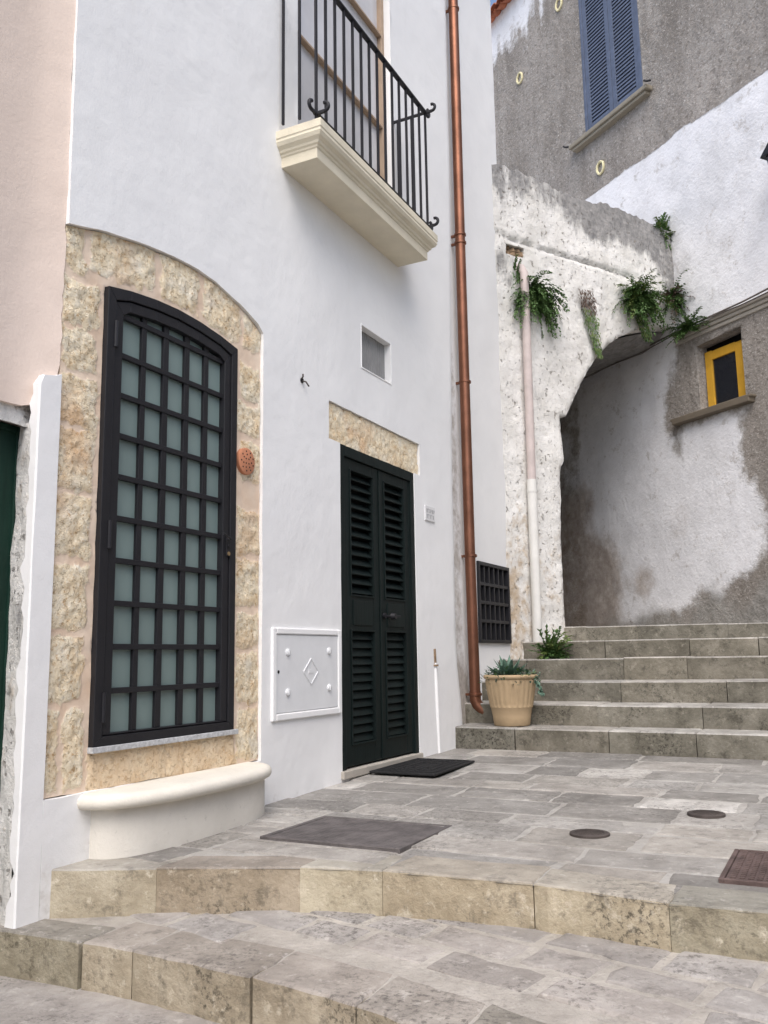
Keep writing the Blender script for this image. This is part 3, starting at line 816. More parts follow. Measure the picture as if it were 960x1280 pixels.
# ================================================================== ARCHWAY
ar = tag(empty('archway', (P0.x, P0.y, 0), 0), 'old limewashed stone archway spanning the stepped alley with dark lichen along its top', 'archway')
AO = [(.83, -.5), (.856, .25), (.868, 1.085), (.885, 1.9), (.90, 2.2), (.95, 2.28), (.955, 2.84), (1.04, 2.85), (1.10, 2.93), (1.212, 3.127), (1.32, 3.30), (1.445, 3.473), (1.59, 3.65), (1.757, 3.811), (1.90, 3.94), (2.073, 4.05), (2.26, 4.15), (2.471, 4.235), (2.70, 4.31), (2.964, 4.375), (3.24, 4.43)]
top = [(3.24, 5.80), (2.9, 5.84), (2.2, 5.845), (1.55, 5.81), (.98, 5.815), (.45, 5.865), (-.06, 5.82)]
outer = [(-.06, -.5)] + AO + top
D = []
dd = densify(outer, .045, .004)
for u, z in dd:
    if z > 5.7: z += .05*fr(u, 1, 0, 5, 5)+.03*ns(u, 2, 0, 14)
    D.append((u, z))
hole = densify([(.15, 4.725), (.45, 4.74), (.455, 4.87), (.16, 4.86)], .04, .01)
def groove(u): return 4.952-.03*(u/2.2)
def dAf(u, z):
    o = .022*fr(u, z, 2, 1.1, 3)+.008*fr(u, z, 6, 6, 5)
    p = ns(u, z, 11, 13); o -= .022*max(0, p-.25)
    if .0 < u < 2.35: o -= .03*sst(.028, .006, abs(z-groove(u)-.012*ns(u, 0, 0, 5)))
    if z > 4.97: o += .012
    e = sdist_arch(u, z)
    o -= .02*sst(.05, 0, e)
    return o
def sdist_arch(u, z):
    d = 9
    for (a, b) in zip(AO, AO[1:]):
        dx, dy = b[0]-a[0], b[1]-a[1]; L = dx*dx+dy*dy; t = max(0, min(1, ((u-a[0])*dx+(z-a[1])*dy)/L))
        d = min(d, math.hypot(u-a[0]-t*dx, z-a[1]-t*dy))
    return d
def cA(u, z):
    r = .75*sst(5.15, 5.75, z+.25*ns(u, 0, 0, 2.2)) + .55*sst(4.9, 5.5, z)*sst(.8, 1.9, u)
    r += .8*sst(2.75, 3.1, u)*sst(4.4, 5.0, z)
    r += .55*sst(.30, .12, math.hypot(u-.16, (z-4.55)*.8))
    r += .4*sst(.35, .1, abs(u-.47))*sst(.5, .15, abs(z-3.15))
    if u < 2.35: r += .5*sst(.03, .01, abs(z-groove(u)))
    r += .25*sst(.35, -.2, z)
    g = .40*sst(2.7, .9, z) + .22*sst(2.2, .2, z)*sst(.45, .0, u) + .22*max(0, ns(u, z, 3, 1.7)) - .2*sst(.5, .8, u)*sst(1.7, 2.4, z)
    return (min(1, r), max(0, min(1, g)), 0)
random.seed(21)
m = sheet(fA, D, [hole], .036, .32, dAf, cA)
obj('wall', m, M['arch'], ar, smooth=70, recalc=False)
m = MB(fA)
for k in range(14): 
    u = random.uniform(.15, .45); z = random.uniform(4.73, 4.87); r = random.uniform(.03, .06)
    m.tube([(u-r, -.10, z), (u, -.07, z), (u+r, -.10, z)], [r*.5, r, r*.5], 7)
m.box(.13, .47, -.16, -.11, 4.70, 4.89)
obj('exposed_rubble', m, M['brick'], ar)
# vault running back under the terrace
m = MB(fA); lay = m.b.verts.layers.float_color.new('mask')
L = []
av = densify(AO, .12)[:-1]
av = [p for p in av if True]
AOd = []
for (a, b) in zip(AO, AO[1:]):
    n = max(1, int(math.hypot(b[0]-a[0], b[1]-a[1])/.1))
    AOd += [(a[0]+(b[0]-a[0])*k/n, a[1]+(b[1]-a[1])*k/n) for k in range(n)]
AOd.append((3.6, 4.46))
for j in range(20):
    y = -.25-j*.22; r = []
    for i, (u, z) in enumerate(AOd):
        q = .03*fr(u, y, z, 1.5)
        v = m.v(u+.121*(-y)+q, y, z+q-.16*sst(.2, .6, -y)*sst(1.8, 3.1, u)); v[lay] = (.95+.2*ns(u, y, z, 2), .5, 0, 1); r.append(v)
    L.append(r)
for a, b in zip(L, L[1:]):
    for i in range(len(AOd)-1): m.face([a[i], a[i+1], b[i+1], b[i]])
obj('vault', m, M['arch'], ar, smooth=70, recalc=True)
m = MB(fA)
m.box(-.5, 4.2, -7, -4.3, -.5, 5.6); m.box(-.5, 3.9, -4.3, -.33, 4.9, 5.55); m.box(-.7, .7, -4.3, -.33, -.5, 4.9)  # unseen masses added to close the vault's far end and block light
obj('added_terrace_block', m, M['arch'], ar)
# ================================================================== RIGHT-HAND HOUSE
sh_ = tag(empty('stone_house', (XW.x, XW.y, 0), 0), 'tall weathered roughcast house on the right with blue shutters above and a yellow window below', 'house')
yop = [(.312, 3.13), (1.055, 3.13), (1.06, 4.06), (.312, 4.03)]
bop = [(-1.63, 8.17), (-.32, 8.17), (-.32, 10.75), (-1.63, 10.75)]
rings_ = [(-3.323, 10.292), (-2.127, 10.909), (-1.335, 7.487)]
wl = [(-1.67, 7.156), (.314, 7.156), (1.8, 7.12)]
patch1 = [(-2.2, 4.6), (-.02, 4.35), (-.09, 4.0), (-.24, 3.6), (-.40, 3.06), (-.20, 2.8), (-.11, 2.68), (-.06, 2.9), (.0, 3.03), (1.05, 3.0), (.95, 2.75), (.88, 2.6), (.9, 2.2), (1.16, 1.82), (1.2, 1.3), (.95, 1.0), (.55, .85), (.4, .66), (.1, .8), (-.05, .62), (-.3, .53), (-1.1, .46), (-1.75, .36), (-2.3, .3)]
def cW(t, z):
    nz = .22*fr(t, z, 1, 1.6, 4)
    if z > 6.3:
        lim = 7.16+.05*ns(t, 0, 0, 1.5)
        w = sst(.03, -.03, z-lim)
        drip = 11.2+.35*ns(t, 0, 3, 3)+.3*ns(t, 1, 0, 9)+.2*ns(t, z, 3, 2)
        w = max(w, sst(-1.0, 1.1, z-drip)*sst(-1.9, -2.9, t))
        g = .55*sst(.35, .05, abs(t+1.95+.03*ns(t, z)))*sst(8.15, 7.6, z)*sst(6.9, 7.5, z)*.8
        g += .5*sst(.25, .0, abs(t+.10))*sst(8.1, 7.9, z)*sst(7.1, 7.6, z)
        return (w, min(1, g), 0)
    if z > 4.20:
        w = .95 - .12*max(0, ns(t, z, 2, 1.2))
        g = .62*sst(.50, -.12, t+.25*ns(t, z, 3, 1.4))*sst(4.2, 4.6, z)*sst(6.4, 5.7, z)+.12*max(0, ns(t, z, 5, 1.1))
        return (w, g, 0)
    d = sdist(patch1, t, z)
    w = max(0, min(1, .5+d*1.6))
    if t < -1.6: w = max(w, .5)
    dist = d
    b = .85*sst(-1.25, -2.3, t+.55*ns(t, z, 4, .9))*sst(.2, 1.0, 3.2-z+.0*t) + .55*sst(-.9, -1.6, t+.6*ns(t, z, 6, 1.1))*sst(2.0, 1.2, z) + .45*sst(.45, .15, math.hypot(t+.25, z-1.75)) + .4*sst(.4, .1, math.hypot(t+.9, z-.95)) + .3*sst(.4, .1, math.hypot(t-1.0, z-1.35))  # brown stains, plus shade under the arch painted in towards the far end
    b += .35*sst(-.2, -1.3, t)*sst(3.1, 4.2, z)  # shade below the vault painted in as brown
    g = .85*sst(.95, .35, z-.12*t-.25*ns(t, 0, 0, 2)) + .35*sst(.9, 1.3, t)*sst(3.2, 2.2, z) + .5*sst(.16, .03, abs(t+.10))*sst(3.1, 2.8, z)*sst(2.3, 2.65, z)
    g += .3*sst(.03, .008, abs(t+.08-.01*z))*sst(2.7, 2.5, z)*sst(1.6, 1.8, z)
    return (w, min(1, g), min(1, b))
def dWf(t, z):
    o = .012*fr(t, z, 3, 1.1, 3)
    w = cW(t, z)[0]
    o += .012*(1-w)*fr(t, z, 1, 14, 3)
    if z < 4.2: o += .02*sst(.4, .6, w)*.5
    return o
random.seed(5)
m = sheet(fW, densify([(-5.0, -.3), (2.4, -.3), (2.4, 12.1), (-5.0, 12.1)], .1), [yop, bop], .055, .2, dWf, cW)
obj('wall', m, M['w'], sh_, smooth=70, recalc=False)
m = MB(fW); lay = m.b.verts.layers.float_color.new('mask'); m.box(2.4, 13, -.6, .0, -2, 9.2); setcol(m, lay, (.3, 0, 0)); obj('wall', m, M['w'], sh_)
m = MB(fW); lay = m.b.verts.layers.float_color.new('mask'); m.box(-5.0, 2.4, -6, -.45, -.3, 12.1); m.box(-14, -5.0, -6, -.0, -.3, 12.0); setcol(m, lay, (.3, 0, 0)); obj('building_core', m, M['w'], sh_)
m = MB(); lay = m.b.verts.layers.float_color.new('mask'); m.box(7.0, 10, -9, 8.3, -1.3, 2.6); setcol(m, lay, (.8, 0, 0)); obj('added_shade_wing', m, M['w'], sh_)  # unseen block, added to cut the light on the lower facade and pavement
# eave of curved tiles
m = MB(fW); t = -4.9
while t < 2.6:
    for o0, o1, z0 in ((-.4, .20, 12.17),):
        pa = []
        n = 8
        A = [m.v(t+.10*cos(pi*k/n)+.1, o1, 12.0+.075*sin(pi*k/n)+random.uniform(-.003, .003)) for k in range(n+1)]
        B = [m.v(t+.085*cos(pi*k/n)+.1, o0, 12.18+.065*sin(pi*k/n)) for k in range(n+1)]
        A2 = [m.v(t+.086*cos(pi*k/n)+.1, o1, 11.995+.06*sin(pi*k/n)) for k in range(n+1)]
        for k in range(n): m.face([A[k], A[k+1], B[k+1], B[k]]); m.face([A2[k], A2[k+1], A[k+1], A[k]])
        C_ = [m.v(t+.10*cos(pi*k/n)+.2, o1-.03, 11.985-.06*sin(pi*k/n)) for k in range(n+1)]
        Dd = [m.v(t+.10*cos(pi*k/n)+.2, o0, 12.165-.06*sin(pi*k/n)) for k in range(n+1)]
        for k in range(n): m.face([C_[k], C_[k+1], Dd[k+1], Dd[k]])
    t += .2
obj('roof_eave', m, M['tile'], sh_, smooth=40)
# blue shutters and sill
m = MB(fW)
for a in ((-1.63, -1.575, 8.17, 10.75), (-.375, -.32, 8.17, 10.75), (-1.575, -.375, 10.69, 10.75)): m.box(a[0], a[1], -.1, .012, a[2], a[3])
bw = obj('shuttered_window', m, M['blue'], sh_, bevel=.005)
for a, b in ((-1.572, -.980), (-.970, -.378)):
    m = MB(fW); sw = .085
    m.box(a, a+sw, -.06, .0, 8.18, 10.69); m.box(b-sw, b, -.06, .0, 8.18, 10.69); m.box(a+sw, b-sw, -.06, -.003, 8.18, 8.31); m.box(a+sw, b-sw, -.06, -.003, 10.56, 10.69)
    m.louvers(a+sw, b-sw, 8.31, 10.56, 36, radians(70), .068, .009, -.022)
    obj('shutter', m, M['blue'], bw, bevel=.003)
m = MB(fW); m.box(-1.93, -.14, -.1, .13, 8.085, 8.155); m.box(-1.88, -.19, -.1, .10, 8.03, 8.085); obj('window_sill', m, M['oldsill'], sh_, bevel=.012)
for t in (-1.99, -.11):
    m = MB(fW); m.tube([(t+.05, .10, 8.16), (t, .14, 8.165), (t-.03, .16, 8.19)], .016, 7); obj('shutter_hook', m, M['wrought'], sh_)
# yellow casement, lintel, sill
m = MB(fW)
for a in ((.335, .45, 3.13, 3.95), (.84, .955, 3.13, 3.93), (.45, .84, 3.82, 3.94), (.45, .84, 3.13, 3.20)): m.box(a[0], a[1], -.17, -.12, a[2], a[3])
yw = obj('yellow_window', m, M['yellow'], sh_, bevel=.006)
m = MB(fW); m.box(.44, .85, -.15, -.145, 3.16, 3.85); obj('glass_pane', m, M['darkglass'], yw)
m = MB(fW); m.box(.2, 1.2, -.44, -.3, 3.0, 4.2); obj('room_behind', m, M['dark'], yw)
m = MB(fW); m.prism([(-.115, 3.035), (1.185, 3.03), (1.19, 3.085), (1.215, 3.09), (1.215, 3.125), (-.14, 3.125), (-.14, 3.085), (-.115, 3.08)], -.15, .11); obj('window_sill', m, M['darksill'], sh_, bevel=.012)
m = MB(fW); 
for a, b, o0, o1 in ((4.255, 4.30, -.05, .075), (4.205, 4.253, -.05, .05), (4.15, 4.203, -.05, .025)): m.box(-.03, 3.6, o0, o1, a, b)
obj('cornice', m, M['cornice'], sh_, bevel=.012)
random.seed(8)
for (t, z) in rings_:
    m = MB(fW); pa = []
    for k in range(19):
        a = k/18*2*pi; r = .085+.01*ns(cos(a), sin(a), z, 2); pa.append((t+r*cos(a)*.9, .012, z+r*1.15*sin(a)))
    m.tube(pa, .020, 6, cap=False); obj('plugged_hole', m, M['lime'], sh_, smooth=60)

# ================================================================== THINGS ON AND ALONG THE WALLS
# copper downpipe
cp = tag(empty('copper_downpipe', (.03, 8.15, 0), 0), 'shiny copper downpipe running down the corner of the white house', 'drainpipe')
def pu(z): return 8.155-.012*(z+.4) if z < 0 else 8.15-.006*z
m = MB(fF); r = .052
m.tube([(8.135, .035, 8.3), (8.12, .035, 5), (8.12, .033, 3.0), (8.13, .03, 1), (8.15, .03, -.36)], r, 18); obj('pipe', m, M['copper'], cp, smooth=40)
m = MB(fF); m.tube([(8.15, .03, -.34), (8.15, .03, -.42), (8.155, .05, -.47), (8.165, .10, -.52), (8.17, .125, -.545)], r*1.06, 18, cap=False); m.tube([(8.165, .105, -.522), (8.17, .118, -.536)], r*.9, 14); o = obj('outlet_elbow', m, M['copper'], cp, smooth=40)
for u, z in ((8.135, 6.92), (8.12, 4.30), (8.12, 4.21), (8.128, 2.72), (8.14, .96), (8.15, -.37)):
    m = MB(fF); m.tube([(u, .034, z-.016), (u, .034, z-.010), (u, .034, z+.010), (u, .034, z+.016)], [r*1.0, r*1.2, r*1.2, r*1.0], 18); m.box(u-.012, u+.012, -.07, .0, z-.012, z+.012); obj('collar', m, M['copper'], cp, smooth=40)
# white drainpipe on the archway pier
b0 = fA(.32, .06, 0)
wp = tag(empty('white_drainpipe', (b0.x, b0.y, 0), 0), 'pale plastic drainpipe, pinkish above and white below, on the archway pier', 'drainpipe')
m = MB(fA); m.tube([(.36, -.05, 4.62), (.365, .03, 4.58), (.365, .075, 4.50), (.365, .08, 4.2), (.345, .075, 1.9)], .050, 16); obj('upper_pipe', m, M['pvcp'], wp, smooth=40, label='faded pinkish upper length of the drainpipe')
m = MB(fA); m.tube([(.345, .075, 1.98), (.345, .075, 1.88), (.33, .075, .12)], [.058, .056, .053], 16); m.tube([(.33, .075, .12), (.33, .09, .06), (.33, .12, .02)], .053, 16, cap=False); obj('lower_pipe', m, M['pvc'], wp, smooth=40)
m = MB(fA); m.tube([(.33, .095, .055), (.33, .108, .038)], .047, 14); obj('pipe_mouth', m, M['dark'], wp)
m = MB(fA); m.tube([(.345, .075, 1.86), (.345, .075, 1.83)], .060, 16); obj('collar', m, M['pvc'], wp, smooth=40)

# meter cabinet
mc = tag(empty('meter_cabinet', (0.02, 5.15, E-.39), 0), 'light grey meter cabinet door set low in the white wall beside the green shutter door', 'meter cabinet')
m = MB(fF)
for a in ((4.725, 4.768, -.388, .192), (5.545, 5.592, -.388, .192), (4.768, 5.545, .152, .192), (4.768, 5.545, -.388, -.345)): m.box(a[0], a[1], -.02, .030, a[2], a[3])
obj('frame', m, M['white'], mc, bevel=.007)
m = MB(fF); m.box(4.772, 5.541, -.02, .022, -.341, .148)
obj('door', m, M['panel'], mc, bevel=.003)
for u, z in ((4.90, .038), (5.42, .045), (4.90, -.215), (5.42, -.205)):
    m = MB(fF); m.tube([(u, .021, z), (u, .030, z), (u, .034, z)], [.023, .023, .018], 16); m.box(u-.003, u+.003, .03, .037, z-.015, z+.015); obj('bolt', m, M['panel'], mc, smooth=40)
m = MB(fF)
c = (5.185, -.09); R = .085
dm = [(c[0]-R*1.1, c[1]), (c[0], c[1]+R), (c[0]+R*1.1, c[1]), (c[0], c[1]-R)]
for (a, b) in zip(dm, dm[1:]+dm[:1]): m.bar((a[0], .0225, a[1]), (b[0], .0225, b[1]), .008)
m.box(c[0]-.03, c[0]+.03, .0215, .0245, c[1]-.012, c[1]+.012)
obj('embossed_diamond', m, M['panel'], mc)
m = MB(fF); m.tube([(4.795, .021, -.085), (4.795, .024, -.085)], .011, 12); obj('keyhole', m, M['dark'], mc)
# number plate
hp = tag(empty('house_plate', (.02, 7.2, E+1.17), 0), 'small pale ceramic plate with faint lettering right of the green shutter door', 'plaque')
m = MB(fF); m.box(7.107, 7.318, -.02, .024, 1.182, 1.318); obj('plate', m, M['tile_plate'], hp, bevel=.006)
m = MB(fF)
random.seed(4)
for zc in (1.275, 1.225):
    u = 7.13
    while u < 7.285:
        w = random.uniform(.014, .026)
        m.box(u, u+.005, 0.0235, .0262, zc-.017, zc+.017); m.box(u+.005, u+w, 0.0235, .0262, zc+random.choice((-.017, .012, -.003)), zc+.017)
        u += w+.012
obj('raised_lettering', m, M['ink'], hp)
# terracotta vent
tv = tag(empty('terracotta_vent', (.02, 4.447, E+1.12), 0), 'round terracotta vent plate with small holes on the stone jamb right of the arched window', 'vent')
m = MB(fF); m.tube([(4.447, -.02, 1.209), (4.447, .016, 1.209), (4.447, .021, 1.209)], [.084, .084, .074], 28); obj('disc', m, M['terracotta'], tv, smooth=40)
m = MB(fF); 
for rr, n in ((.02, 4), (.042, 7), (.062, 9)):
    for k in range(n):
        a = 2*pi*k/n+rr*40; u, z = 4.447+rr*cos(a), 1.209+rr*sin(a); m.tube([(u, .019, z), (u, .0218, z)], .0058, 7)
obj('hole_pattern', m, M['dark'], tv)
# wires from a small hole
wr = tag(empty('wire_stub', (.02, 5.085, E+1.88), 0), 'tiny hole with loose wire ends in the white wall above the meter cabinet', 'wiring')
m = MB(fF); m.tube([(5.085, .0, 1.905), (5.085, .021, 1.905)], .018, 10); obj('socket_hole', m, M['dark'], wr)
m = MB(fF); m.tube([(5.085, .01, 1.905), (5.10, .04, 1.895), (5.13, .045, 1.87)], .006, 6); m.tube([(5.082, .01, 1.91), (5.07, .035, 1.925), (5.06, .04, 1.94)], .006, 6); obj('wire', m, M['cable'], wr)
# conduit
cd = tag(empty('wall_conduit', (.02, 7.28, E-.83), 0), 'thin white painted conduit running down to the pavement right of the green door', 'conduit')
m = MB(fF); m.tube([(7.255, .015, -.06), (7.27, .018, -.4), (7.30, .012, -.83)], .017, 10); obj('pipe', m, M['white'], cd, smooth=40)
m = MB(fF); m.tube([(7.247, .012, .06), (7.255, .013, -.07)], .017, 10); m.tube([(7.255, .016, -.075), (7.255, .016, -.09)], .03, 10); obj('bare_end', m, M['brick'], cd, smooth=40)
# cable along the cornice and under the vault
m = MB(fW); pa = [(3.5, .09, 4.40), (1.6, .09, 4.335), (1.2, .085, 4.315), (.5, .085, 4.312), (-.1, .09, 4.30), (-.6, .07, 4.285), (-1.3, .06, 4.27), (-2.2, .06, 4.27)]
m.tube(pa, .013, 6); m.tube([(a, b+.012, c-.03+.02*sin(a*3)) for a, b, c in pa], .009, 6)
tag(obj('wall_cable', m, M['cable'], smooth=60), 'dark electric cable running along the cornice above the yellow window and under the arch', 'cable')
# wall lamp at right edge
LT = .25
b0 = fW(1.75+LT, .1, 5.5)
wlmp = tag(empty('wall_lamp', (b0.x, b0.y, b0.z), 0), 'dark iron wall lantern on the white wall high at the right edge', 'wall lamp')
m = MB(lambda t, o, z: fW(t+LT, o, z)); m.prism([(1.575, 5.86), (1.98, 5.86), (1.83, 6.02), (1.73, 6.02)], .06, .32); obj('hood', m, M['wrought'], wlmp)
m = MB(lambda t, o, z: fW(t+LT, o, z)); m.prism([(1.64, 5.86), (1.92, 5.86), (1.86, 5.45), (1.70, 5.45)], .09, .29); obj('lantern_body', m, M['darkglass'], wlmp)
m = MB(lambda t, o, z: fW(t+LT, o, z)); m.tube([(1.78, .0, 5.95), (1.78, .19, 6.15), (1.78, .19, 6.0)], .014, 8); m.box(1.72, 1.84, -.0, .02, 5.85, 6.05); obj('bracket', m, M['wrought'], wlmp)

# stone bench / step below the arched window
bn = tag(empty('stone_bench', (.1, 3.92, E-.905), 0), 'rounded cream limestone step with bullnose slab below the arched window', 'stone step')
def dshape(hw, dp, uc=3.862, n=2.6, N=40):
    P = []
    for k in range(N+1):
        a = pi*k/N; c_, s_ = cos(a), sin(a)
        P.append((uc+hw*math.copysign(abs(c_)**(2/n), c_), dp*abs(s_)**(2/n)))
    return P
m = MB(fF)
prof = [(0, -.678), (.020, -.676), (.036, -.667), (.043, -.650), (.042, -.632), (.031, -.616), (.012, -.608), (-.02, -.605)]
rings = []
for d, z in prof: rings.append([m.v(u, o, z) for u, o in [(3.862+.665+d, -.02)] + dshape(.665+d, .255+d) + [(3.862-.665-d, -.02)]])
for a, b in zip(rings, rings[1:]):
    for k in range(len(a)-1): m.face([a[k], a[k+1], b[k+1], b[k]])
m.face(rings[0]); m.face(rings[-1][::-1]); obj('bench_slab', m, M['bench'], bn, smooth=45)
m = MB(fF); P = [(3.895+.655, -.02)] + dshape(.655, .235, 3.895) + [(3.895-.655, -.02)]
a = [m.v(u, o, -.95) for u, o in P]; b = [m.v(u, o, -.80) for u, o in P]; c = [m.v(u, o, -.677) for u, o in P]
for p, q in ((a, b), (b, c)):
    for k in range(len(P)-1): m.face([p[k], p[k+1], q[k+1], q[k]])
obj('bench_base', m, M['benchbase'], bn, smooth=45)

# ---- covers, mat
random.seed(2)
def zpv(x, y): return zp(x, y)+.0055
def cover(name, poly, mat, label, cat, frame=None, bars=None):
    x0, x1 = min(p[0] for p in poly), max(p[0] for p in poly); y0, y1 = min(p[1] for p in poly), max(p[1] for p in poly)
    z = zpv(0, (y0+y1)/2)
    e = tag(empty(name, ((x0+x1)/2, (y0+y1)/2, E+z-.02), 0), label, cat)
    return e, x0, x1, y0, y1, z
e, x0, x1, y0, y1, z = cover('drain_cover', [(.53, 3.87), (1.31, 4.50)], None, 'large rectangular grey iron drain cover in the pavement near the cream stone step', 'drain cover')
m = MB()
for a in ((x0, x0+.03, y0, y1), (x1-.03, x1, y0, y1), (x0+.03, x1-.03, y0, y0+.03), (x0+.03, x1-.03, y1-.03, y1)): m.box(*a, z-.03, z+.004)
obj('frame', m, M['iron'], e, bevel=.003)
m = MB(); m.box(x0+.034, x1-.034, y0+.034, y1-.034, z-.03, z+.001)
for k in range(22):
    xx = x0+.05+(x1-x0-.10)*(k+.5)/22; m.box(xx-.006, xx+.006, y0+.05, y1-.05, z, z+.0018)
obj('plate', m, M['iron'], e)
e, x0, x1, y0, y1, z = cover('access_cover', [(2.70, 3.86), (3.32, 4.45)], None, 'rusty square iron access cover in the pavement at the right edge', 'access cover')
m = MB()
for a in ((x0, x0+.02, y0, y1), (x1-.02, x1, y0, y1), (x0+.02, x1-.02, y0, y0+.02), (x0+.02, x1-.02, y1-.02, y1)): m.box(*a, z-.03, z+.006)
obj('frame', m, M['rust'], e, bevel=.003)
m = MB(); m.box(x0+.023, x1-.023, y0+.023, y1-.023, z-.03, z+.001)
for i in range(17):
    for j in range(16):
        a = x0+.05+(x1-x0-.1)*i/16; b = y0+.05+(y1-y0-.1)*j/15
        if math.hypot(a-3.0, b-4.13) > .05: m.box(a-.010, a+.010, b-.010, b+.010, z, z+.006)
obj('plate', m, M['rust'], e)
m = MB(); m.tube([(2.98, 4.13, z), (2.98, 4.13, z+.0035)], .04, 16); obj('keyhole', m, M['dark'], e)
for (cx, cy, lab) in ((2.02, 4.547, 'small round dark iron cover in the pavement, the nearer and left one of the two'), (2.476, 5.244, 'small round dark iron cover in the pavement, the farther one nearer the right edge')):
    z = zpv(cx, cy)
    e = tag(empty('round_cover', (cx, cy, E+z-.02), 0), lab, 'round cover', 'round iron covers')
    m = MB(); m.tube([(cx, cy, z-.02), (cx, cy, z+.002), (cx, cy, z+.004)], [.098, .098, .094], 32); obj('rim', m, M['darkiron'], e, smooth=30)
    m = MB(); m.tube([(cx, cy, z), (cx, cy, z+.0055)], .078, 28)
    for k in range(-3, 4):
        h = sqrt(.07**2-(k*.02)**2); m.box(cx-h, cx+h, cy+k*.02-.004, cy+k*.02+.004, z+.005, z+.0085)
    obj('lid', m, M['darkiron'], e)
# mat
z = zpv(0, 6.35)+.004
e = tag(empty('doormat', (.30, 6.36, E+z), 0), 'black rubber doormat lying on the pavement in front of the green shutter door', 'doormat')
m = MB(); a = [(.05, 5.94), (.58, 5.93), (.54, 6.80), (.03, 6.80)]; m.prismz(a, z, z+.016); obj('mat_body', m, M['rubber'], e, bevel=.005)
m = MB(); c = (.30, 6.37)
def ins(f): return [(c[0]+(x-c[0])*f, c[1]+(y-c[1])*f) for x, y in a]
for f in (.86, .60, .34):
    P = ins(f)
    for p, q in zip(P, P[1:]+P[:1]): m.tube([(p[0], p[1], z+.016), (q[0], q[1], z+.016)], .009, 6)
for k in range(9):
    t = (k+.5)/9; p = (.07+.47*t, 6.02); m.tube([(p[0], 6.02, z+.016), (p[0], 6.74, z+.016)], .006, 5)
obj('ribbing', m, M['rubber'], e)

# ================================================================== POT AND PLANTS
PX, PY, PZ = .47, 7.92, -.632
pt = tag(empty('flower_pot', (PX, PY, E+PZ), 0), 'fluted ochre flower pot standing on the lowest stair beside the copper downpipe', 'flower pot')
m = MB()
def flute(a, j): return (.0045*cos(a*26) if 5 <= j <= 10 else 0)
pr = [(.155, PZ), (.163, PZ+.01), (.172, PZ+.08), (.186, PZ+.155), (.193, PZ+.165), (.191, PZ+.175), (.196, PZ+.20), (.206, PZ+.26), (.216, PZ+.32), (.224, PZ+.37), (.228, PZ+.395), (.226, PZ+.41), (.236, PZ+.416), (.246, PZ+.428), (.246, PZ+.443), (.236, PZ+.452), (.222, PZ+.448), (.215, PZ+.40)]
m.lathe((PX, PY), pr, 104, flute); obj('pot_body', m, M['pot'], pt, smooth=50)
m = MB(); m.tube([(PX, PY, PZ+.39), (PX, PY, PZ+.412)], .212, 24); obj('soil', m, M['soil'], pt)

def leaf(mb, p, d, up, L, w, mi=0, fold=.25):
    d = d.normalized(); s_ = d.cross(up)
    if s_.length < 1e-4: s_ = d.cross(Vector((1, 0, 0)))
    s_.normalize(); n = s_.cross(d)
    a = mb.b.verts.new(p); b = mb.b.verts.new(p+d*L*.45+s_*w/2+n*w*fold); c = mb.b.verts.new(p+d*L-n*L*.06); e = mb.b.verts.new(p+d*L*.45-s_*w/2+n*w*fold); f = mb.b.verts.new(p+d*L*.5)
    mb.face([a, b, f], mi); mb.face([b, c, f], mi); mb.face([c, e, f], mi); mb.face([e, a, f], mi)
def bush(name, c, n_out, nrm, stems, length, droop, leafL, label, cat, mats, spread=1.0, upb=.3, group=None, leaves=12, parent=None, flat=.45):
    """spreading wall plant: stems leave one rooting point, bend down, carry small leaflets"""
    m = MB(); side = Vector((0, 0, 1)).cross(nrm).normalized()
    st = MB()
    for i in range(stems):
        a = random.uniform(-1, 1); ll = length*(random.uniform(.2, .75) if random.random() < .72 else random.uniform(.75, 1.1))
        d = (nrm*random.uniform(.15, 1)*flat + side*a*spread + Vector((0, 0, upb*random.uniform(-.6, 1.2)))).normalized()
        p = c + side*random.uniform(-.06, .06) + Vector((0, 0, random.uniform(-.06, .06))); pts = [p.copy()]
        K = leaves; kind = 1 if random.random() < .3 else 0
        for k in range(K):
            d = (d + Vector((0, 0, -droop/K)) + Vector((random.uniform(-.1, .1), random.uniform(-.1, .1), random.uniform(-.1, .1)))).normalized()
            p = p + d*ll/K; pts.append(p.copy())
            for s_ in (-1, 1):
                q = (d*.6 + (d.cross(Vector((0, 0, 1)))*s_ + nrm*random.uniform(-.2, .6))*.8 + Vector((0, 0, random.uniform(-.4, .3))))
                leaf(m, p, q, Vector((random.uniform(-.4, .4), random.uniform(-.4, .4), 1)), leafL*random.uniform(.6, 1.3), leafL*random.uniform(.45, .75), kind)
        for a_, b_ in zip(pts[::2], pts[2::2]):
            v = [st.b.verts.new(a_+side*.002), st.b.verts.new(a_-side*.002), st.b.verts.new(b_-side*.0015), st.b.verts.new(b_+side*.0015)]; st.face(v)
    if parent is None:
        e = tag(empty(name, c, 0), label, cat, group)
    else: e = parent
    obj('foliage', m, mats, e, recalc=False)
    if stems > 20: obj('stem', st, M['stem'], e, recalc=False)
    return e
G2 = [M['leaf'], M['leaf2']]
random.seed(31)
zE = Vector((0, 0, E))
bush('wall_fern', fA(.56, .0, 4.28), 0, nA, 230, .50, 2.0, .046, 'large dark green fern hanging over the drainpipe on the archway wall', 'fern', [M['leaf'], M['leaf']], 1.25, .5)
bush('wall_fern', fA(2.42, .0, 4.62), 0, nA, 220, .50, 1.3, .046, 'bushy bright green fern just above the crown of the arch', 'fern', G2, .75, .5)
bush('creeper', fA(3.10, .05, 4.75), 0, nA, 110, .42, .9, .042, 'dusty dark green plant in the corner where archway meets white wall', 'plant', [M['leaf'], M['leafdry']], .9, .6)
